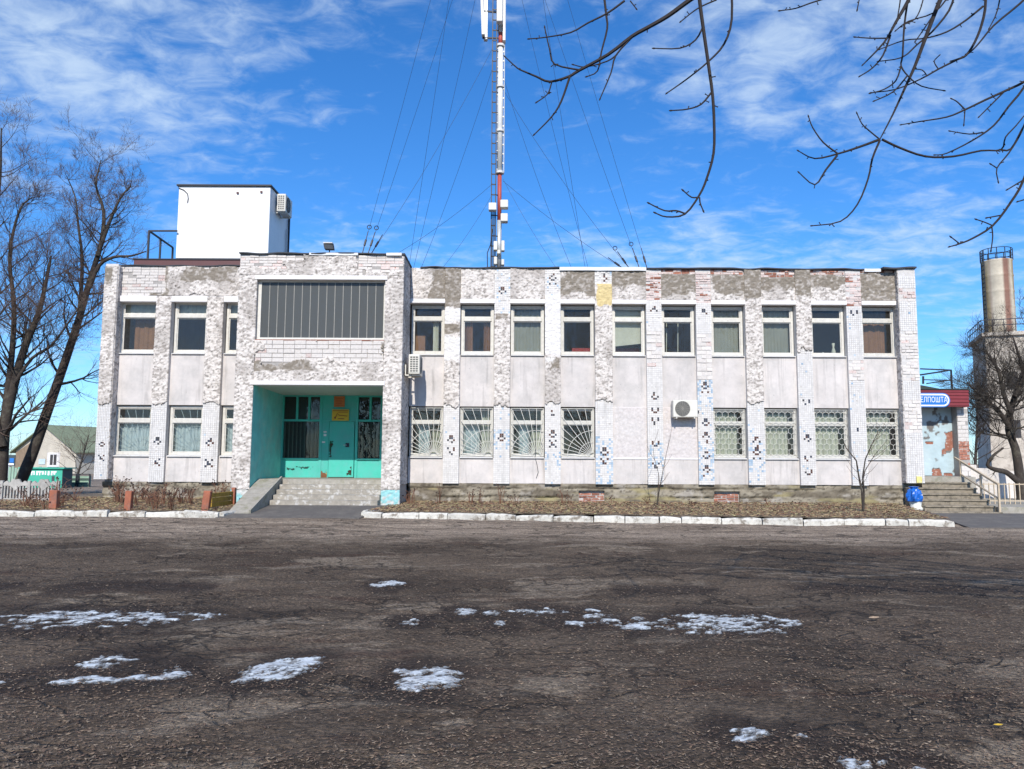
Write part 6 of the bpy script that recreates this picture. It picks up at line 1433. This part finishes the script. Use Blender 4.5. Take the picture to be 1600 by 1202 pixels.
b8([(1090, 703), (1140, 700), (1190, 610), (1230, 540)], 5.6, .008)
b8([(1300, 230), (1202, 410), (1130, 500), (1060, 590), (960, 660), (840, 720), (790, 728)], 5.8, .010, budn=8); b8([(1010, 622), (945, 630), (860, 617)], 5.8, .006)
b8([(1330, 300), (1202, 385), (1130, 420), (1020, 470), (920, 518), (840, 550), (720, 570), (632, 585)], 5.6, .011, budn=10); b8([(925, 515), (890, 480), (868, 467)], 5.6, .006, budn=1); b8([(925, 515), (920, 580)], 5.6, .005, budn=1); b8([(1110, 430), (1050, 490), (995, 545)], 5.6, .006)
b8([(1010, -200), (1022, 0), (1005, 110), (970, 200), (930, 260), (890, 280), (800, 325), (720, 370), (600, 420), (490, 435)], 5.9, .013, budn=10)
b8([(1260, -60), (1180, 20), (1060, 120), (985, 210), (930, 260), (865, 285)], 6.0, .010); b8([(1110, -150), (1080, 40), (1040, 130)], 6.1, .008)
b8([(800, 325), (780, 290), (800, 265)], 5.9, .005, budn=1); b8([(745, 355), (725, 330), (690, 325)], 5.9, .005, budn=1)
b8([(730, -140), (655, 10), (600, 105), (545, 200), (450, 300)], 5.2, .016, budn=9); b8([(575, 165), (540, 260), (490, 320), (437, 355)], 5.2, .007); b8([(625, -60), (620, 10), (605, 100)], 5.2, .006)
b8([(660, -20), (640, 120), (632, 260), (625, 310), (660, 360), (720, 405), (820, 425)], 5.3, .008); b8([(625, 310), (600, 380), (545, 420), (487, 437)], 5.3, .006); b8([(655, 355), (590, 430), (505, 472)], 5.3, .006)
b8([(880, -40), (850, 50), (770, 150), (700, 210), (630, 270), (525, 288)], 5.5, .009); b8([(1010, 30), (930, 95), (840, 150), (740, 180), (640, 190), (530, 230)], 5.6, .008); b8([(555, 180), (480, 180), (415, 175)], 5.2, .006); b8([(850, -20), (780, 60), (660, 100), (605, 140)], 5.4, .006)
b8([(740, -60), (720, 30), (690, 90), (640, 115)], 5.3, .005); b8([(770, 80), (730, 140), (695, 190)], 5.5, .005)
b8([(1300, 560), (1202, 840), (1140, 950), (1055, 1060), (960, 1120), (900, 1145), (860, 1157)], 5.0, .010, budn=8); b8([(1050, 1058), (1020, 1045), (985, 1033)], 5.0, .005, budn=1); b8([(1050, 1060), (1055, 1110), (1048, 1170)], 5.0, .005, budn=1); b8([(900, 1145), (865, 1118)], 5.0, .005, budn=1, k=4); b8([(1100, 1010), (1035, 1022)], 5.0, .005, budn=1, k=4); b8([(1200, 845), (1130, 887)], 5.0, .005, budn=1, k=4)
b8([(1240, 480), (1190, 620), (1130, 720), (1075, 790), (1080, 848)], 5.4, .007); b8([(1075, 790), (1052, 775)], 5.4, .005, budn=1, k=4)
b8([(280, -10), (200, 15), (130, 40), (62, 50)], 5.0, .006); b8([(430, -10), (420, 40)], 5.0, .004, budn=1, k=4); b8([(1230, 930), (1180, 945)], 5.0, .005, budn=1, k=4)
# limbs outside the view that carry them, and the trunk
tb = Vector((9.6, -.6, 0)); top = Vector((9.2, 0, 6.2))
tp = [tb, Vector((9.55, -.5, 1.5)), Vector((9.4, -.3, 3.5)), top, Vector((9.25, -.2, 6.6)), Vector((9.3, -.5, 7.0)), Vector((9.4, -.8, 7.3))]
T.limb(tp, [.30, .24, .21, .17, .13, .08, .03], 10); T.along(tp, [.30, .24, .21, .17, .13, .08, .03], 6, 1.4, 2, .62, kids=4)
for (px, py, Y, r_) in ((1150, -52, 5.2, .03), (1091, -40, 4.6, .02), (1142, -36, 4.9, .016), (1510, -86, 5.4, .032), (1536, -66, 5.9, .022), (1620, -20, 6.0, .018), (1443, -46, 5.2, .026), (1633, 76, 5.8, .02), (1642, 100, 5.6, .02), (1633, 186, 5.0, .02), (1610, 170, 5.5, .018), (1493, -13, 5.5, .014)):
    e = U(px, py, Y); s = top.lerp(tp[2], T.r.random()); mid = s.lerp(e, .55) + Vector((0, 0, .35)); T.c.tube([s, s.lerp(mid, .5) + Vector((0, 0, .25)), mid, mid.lerp(e, .5) + Vector((0, 0, .12)), e], [.036, .03, .026, .022, r_], 6, False)
T.build('overhanging_tree', 'bare tree whose dark budding branches hang into the sky', tb, None, 'branch', 'branch')
# bare trees across the lot behind the viewer, mirrored in the panes
T = Tree(6); b0 = Vector((-7, -24, 0)); tr = [b0 + Vector((.15 * k, .05 * k, 2.2 * k)) for k in range(8)]; rr_ = lin(.36, .05, 8); T.limb(tr, rr_); T.along(tr, rr_, 30, 4.6, 3, .22, kids=5)
t0 = T.build('bare_tree', 'bare tree across the lot mirrored in the window panes', b0, 'trees across the lot mirrored in the panes')
for (x, y, rz, s) in ((-.5, -25, 1.9, 1.1), (6.5, -23, 3.7, 1.0), (-14.5, -25, 5.0, 1.05), (14, -25, .8, 1.1), (22, -24, 2.6, 1.0), (-22, -25, .3, 1.0)):
    o = bpy.data.objects.new('bare_tree', None); COL.objects.link(o); o.location = (x, y, 0); o.rotation_euler = (0, 0, rz); o.scale = (s, s, s)
    tag(o, t0['label'], 'tree', t0['group'])
    for ch in t0.children: c_ = ch.copy(); COL.objects.link(c_); c_.parent = o; c_.matrix_parent_inverse = Matrix.Translation(-b0)

# ================================================================== FAR THINGS
ho = empty('house', (-48, 80, 0)); tag(ho, 'cream gabled house with mossy green roof behind the trees', 'house')
def hl(x, y, z): # local to world, ridge turned away to the right
    t = R(-24); return (-48.0 + x * math.cos(t) - y * math.sin(t), 80 + x * math.sin(t) + y * math.cos(t), z - .6)
W2, EH, RH, LEN = 4.6, 3.0, 5.5, 13
mb = MB().poly([hl(-W2, 0, 0), hl(W2, 0, 0), hl(W2, 0, EH), hl(0, 0, RH), hl(-W2, 0, EH)]).quad(hl(W2, 0, 0), hl(W2, LEN, 0), hl(W2, LEN, EH), hl(W2, 0, EH)).quad(hl(-W2, LEN, 0), hl(-W2, 0, 0), hl(-W2, 0, EH), hl(-W2, LEN, EH)); mb.build('wall', M['house_wall'], ho)
MB().hexa([hl(0, -.4, RH), hl(W2 + .5, -.4, EH - .3), hl(W2 + .5, LEN, EH - .3), hl(0, LEN, RH)], [hl(0, -.4, RH + .12), hl(W2 + .5, -.4, EH - .18), hl(W2 + .5, LEN, EH - .18), hl(0, LEN, RH + .12)]).hexa([hl(-W2 - .5, -.4, EH - .3), hl(0, -.4, RH), hl(0, LEN, RH), hl(-W2 - .5, LEN, EH - .3)], [hl(-W2 - .5, -.4, EH - .18), hl(0, -.4, RH + .12), hl(0, LEN, RH + .12), hl(-W2 - .5, LEN, EH - .18)]).build('roof', M['roof_green'], ho)
MB().quad(hl(-W2, -.05, EH - 1.9), hl(-1.9, -.05, EH - 1.9), hl(-1.9, -.05, EH + 1.0), hl(-W2, -.05, EH - .25)).build('gable_boards', M['house_board'], ho)
wn_ = MB().hexa([hl(.5, -.12, 1.3), hl(2.3, -.12, 1.3), hl(2.3, 0, 1.3), hl(.5, 0, 1.3)], [hl(.5, -.12, 2.75), hl(2.3, -.12, 2.75), hl(2.3, 0, 2.75), hl(.5, 0, 2.75)]).build('window', M['white'], ho)
for a in (.95, 1.5): MB().quad(hl(a, -.14, 1.5), hl(a + .42, -.14, 1.5), hl(a + .42, -.14, 2.55), hl(a, -.14, 2.55)).build('pane', M['room_dark'], wn_)
MB().quad(hl(-.9, -.05, 1.55), hl(.1, -.05, 1.55), hl(.1, -.05, 2.1), hl(-.9, -.05, 2.1)).build('plaque', M['cur_blue'], ho)
sh = empty('green_shed', (-28, 37, 0)); tag(sh, 'bright green metal shed with a white lettered band behind the fence', 'shed')
YS_ = 40; sa, sb = U(33, 745, YS_).x, U(97, 745, YS_).x; sz1 = U(60, 732.5, YS_).z
MB().box(sa, sb, YS_, YS_ + .9, 0, sz1).build('body', M['shed'], sh)
MB().hexa([(sa - .1, YS_ - .12, sz1 + .002), (sb + .15, YS_ - .12, sz1 + .002), (sb + .15, YS_ + 1.0, sz1 + .002), (sa - .1, YS_ + 1.0, sz1 + .002)], [(sa - .1, YS_ - .12, sz1 + .06), (sb + .15, YS_ - .12, sz1 + .06), (sb + .15, YS_ + 1.0, sz1 + .06), (sa - .1, YS_ + 1.0, sz1 + .06)]).build('roof', M['shed'], sh)
MB().box(sb + .002, sb + .02, YS_ + .02, YS_ + .9, 0, sz1 - .03).build('end_panel', M['shed_dark'], sh)
lt = MB(); r = random.Random(4); x = U(49, 738, YS_).x; xe = U(84, 738, YS_).x; zt_, zb2 = U(60, 736.3, YS_).z, U(60, 743, YS_).z
while x < xe:
    w = r.uniform(.06, .1); lt.box(x, x + w, YS_ - .02, YS_ - .002, zb2 + r.uniform(0, .05), zt_)
    if r.random() < .6: lt.box(x + w, x + w + .06, YS_ - .02, YS_ - .002, zt_ - .07, zt_)
    x += w + r.uniform(.05, .08)
lt.build('lettered_band', M['sign_white'], sh)
MB().box(U(81, 750, YS_).x, U(85, 750, YS_).x, YS_ - .03, YS_ - .001, U(80, 752, YS_).z, U(80, 744, YS_).z).build('hatch', M['shed_dark'], sh)
gt = tag(empty('garden_gate', (-26, 42, 0)), 'dark thin gate with green panels between shed and building', 'gate')
gx_ = [U(p, 750, 42).x for p in (108, 119, 122, 140)]
g_ = MB()
for x in gx_: g_.bar((x, 42, 0), (x, 42, U(110, 741, 42).z), .06)
for py in (741, 748, 756): g_.bar((gx_[0], 42, U(110, py, 42).z), (gx_[3], 42, U(110, py, 42).z), .04)
g_.build('frame', M['dark_steel'], gt)
MB().box(gx_[0], gx_[3], 42.1, 42.15, 0, U(110, 744, 42).z).build('panel', M['pale_green'], gt)
gf_ = tag(empty('board_fence', (-33, 44, 0)), 'pale green board fence between the two tree trunks', 'fence')
for k in range(12): x = U(8, 745, 44).x + k * .17; MB().box(x, x + .13, 44, 44.03, 0, U(15, 731, 44).z + .04 * (k % 3)).build('board', M['pale_green'], gf_)
bb = tag(empty('street_sign', (-50, 70, 0)), 'small blue and white road sign beside the tree trunk', 'sign')
p0, p1 = U(9, 711, 60), U(23, 728, 60)
MB().box(p0.x, p1.x, 60, 60.05, p1.z, p0.z).build('board', M['shed_dark'], bb)
p2, p3 = U(16, 716, 60), U(22, 723, 60); MB().box(p2.x, p3.x, 59.95, 59.99, p3.z, p2.z).build('blue_plate', M['sign_blue'], bb)
p2, p3 = U(14, 724, 60), U(22, 727, 60); MB().box(p2.x, p3.x, 59.95, 59.99, p3.z, p2.z).build('white_plate', M['sign_white'], bb)
MB().bar((p0.x + .3, 60.03, 0), (p0.x + .3, 60.03, p1.z), .06).build('pole', M['galv'], bb)
# boiler tower with tank
YTW = 60
tw = empty('water_tower', (40, YTW, 0)); tag(tw, 'brick tower with rusty cylindrical tank behind the apple tree', 'tower')
tcx = U(1566, 530, YTW + 3).x; zb3 = U(1560, 528, YTW + 2).z; hw = 2.9
ang_ = R(-22)
def tl(x, y, z): return (tcx + 1.35 + x * math.cos(ang_) - y * math.sin(ang_), YTW + 3 + x * math.sin(ang_) + y * math.cos(ang_), z)
MB().hexa([tl(-hw, -hw, 0), tl(hw, -hw, 0), tl(hw, hw, 0), tl(-hw, hw, 0)], [tl(-hw, -hw, zb3), tl(hw, -hw, zb3), tl(hw, hw, zb3), tl(-hw, hw, zb3)]).build('shaft', M['tower_wall'], tw)
h2 = hw + .25
MB().hexa([tl(-h2, -h2, zb3), tl(h2, -h2, zb3), tl(h2, h2, zb3), tl(-h2, h2, zb3)], [tl(-h2, -h2, zb3 + .28), tl(h2, -h2, zb3 + .28), tl(h2, h2, zb3 + .28), tl(-h2, h2, zb3 + .28)]).build('cornice', M['tower_wall'], tw)
for (cx_, cz_) in ((-1.2, 4.2), (.9, 4.2), (-1.2, 8), (.9, 8)):
    if cz_ < zb3 - 1: w3 = MB().quad(tl(cx_ - .4, -hw - .02, cz_ - .7), tl(cx_ + .4, -hw - .02, cz_ - .7), tl(cx_ + .4, -hw - .02, cz_ + .7), tl(cx_ - .4, -hw - .02, cz_ + .7)).build('window', M['room_dark'], tw)
rg = MB()
for k in range(9):
    for s in (0, 1):
        p = tl(-h2 + 2 * h2 * k / 8, -h2, zb3 + .28) if s == 0 else tl(-h2, -h2 + 2 * h2 * k / 8, zb3 + .28)
        rg.bar(p, (p[0], p[1], p[2] + 1.0), .035)
for z in (.55, 1.0): rg.bar(tl(-h2, -h2, zb3 + .28 + z), tl(h2, -h2, zb3 + .28 + z), .06).bar(tl(-h2, -h2, zb3 + .28 + z), tl(-h2, h2, zb3 + .28 + z), .06)
rg.build('balcony_rail', M['dark_steel'], tw)
zt3 = U(1558, 409, YTW + 3).z; tr_ = 1.13; tx = U(1560, 460, YTW + 3).x
tk = MB(); cl_ = []; NZ, NT = 60, 48
for k in range(NZ + 1):
    for j in range(NT):
        t = 2 * math.pi * j / NT; z = zb3 + (zt3 - zb3) * k / NZ; seam = .03 if k % 12 == 0 else 0
        tk.v.append((tx + (tr_ + seam) * math.cos(t), YTW + 3 + (tr_ + seam) * math.sin(t), z))
        st_ = fbm(np.array([t * 2.2]), np.array([z * .12]), 5, 4)[0]; w_ = .5 + .5 * math.cos(t - R(-35)); rust = (0.22, 0.11, 0.075); cream = (0.52, 0.46, 0.36); oc = (0.33, 0.25, 0.13)
        f = max(0, min(1, (st_ - .5) * 7)); g = max(0, min(1, (vnoise(t * 1.9 + 3, 1.0) - .42) * 5)); c = [cream[q] * (1 - f) + oc[q] * f for q in range(3)]
        c = [c[q] * (1 - g) + rust[q] * g for q in range(3)] if g > .3 else c
        cl_.append(c)
for k in range(NZ):
    for j in range(NT): a = k * NT + j; b = k * NT + (j + 1) % NT; tk.f.append((a, b, b + NT, a + NT))
tk.f.append(tuple(NZ * NT + j for j in range(NT)))
tko = tk.build('tank', M['tank'], tw, True); set_col(tko.data, cl_)
tr2 = MB()
for k in range(12): t = k * math.pi / 6; p = (tx + tr_ * 1.02 * math.cos(t), YTW + 3 + tr_ * 1.02 * math.sin(t)); tr2.bar((*p, zt3), (*p, zt3 + .95), .05)
for z in (.1, .5, .95): tr2.tube([(tx + tr_ * 1.02 * math.cos(t), YTW + 3 + tr_ * 1.02 * math.sin(t), zt3 + z) for t in np.linspace(0, 6.283, 25)], .03, 5, False)
tr2.build('tank_rail', M['dark_steel'], tw)
mb = MB()
for s in (-.2, .2): mb.bar((tx - tr_ - .05, YTW + 3 + s, zb3), (tx - tr_ - .05, YTW + 3 + s, zt3 + .9), .05)
for k in range(18): z = zb3 + (zt3 - zb3) * k / 18; mb.bar((tx - tr_ - .05, YTW + 2.8, z), (tx - tr_ - .05, YTW + 3.2, z), .05)
mb.build('ladder', M['dark_steel'], tw)
# far low skyline masses
fw_ = MB()
def wood(name, x0, x1, y, h, seed, label):
    r = random.Random(seed); mb = MB()
    for k in range(int((x1 - x0) / .25)):
        x = x0 + r.random() * (x1 - x0); hh = h * r.uniform(.4, 1); yy = y + r.uniform(-4, 4); p = Vector((x, yy, 0)); q = Vector((x + r.uniform(-.6, .6), yy, hh)); mb.tube([p, q], [.06, .01], 3, False)
        for j in range(6): s = p.lerp(q, r.uniform(.3, .95)); mb.tube([s, s + Vector((r.uniform(-1.2, 1.2), r.uniform(-.4, .4), r.uniform(.3, 1.5)))], [.025, .006], 3, False)
    tag(mb.build(name, M['twig']), label, 'wood', None, 'stuff')
wood('bare_wood', -120, -62, 140, 7, 3, 'low far line of bare trees beyond the cream house')
wood('bare_wood', 45, 110, 110, 6, 4, 'low far line of bare trees beyond the brick tower')
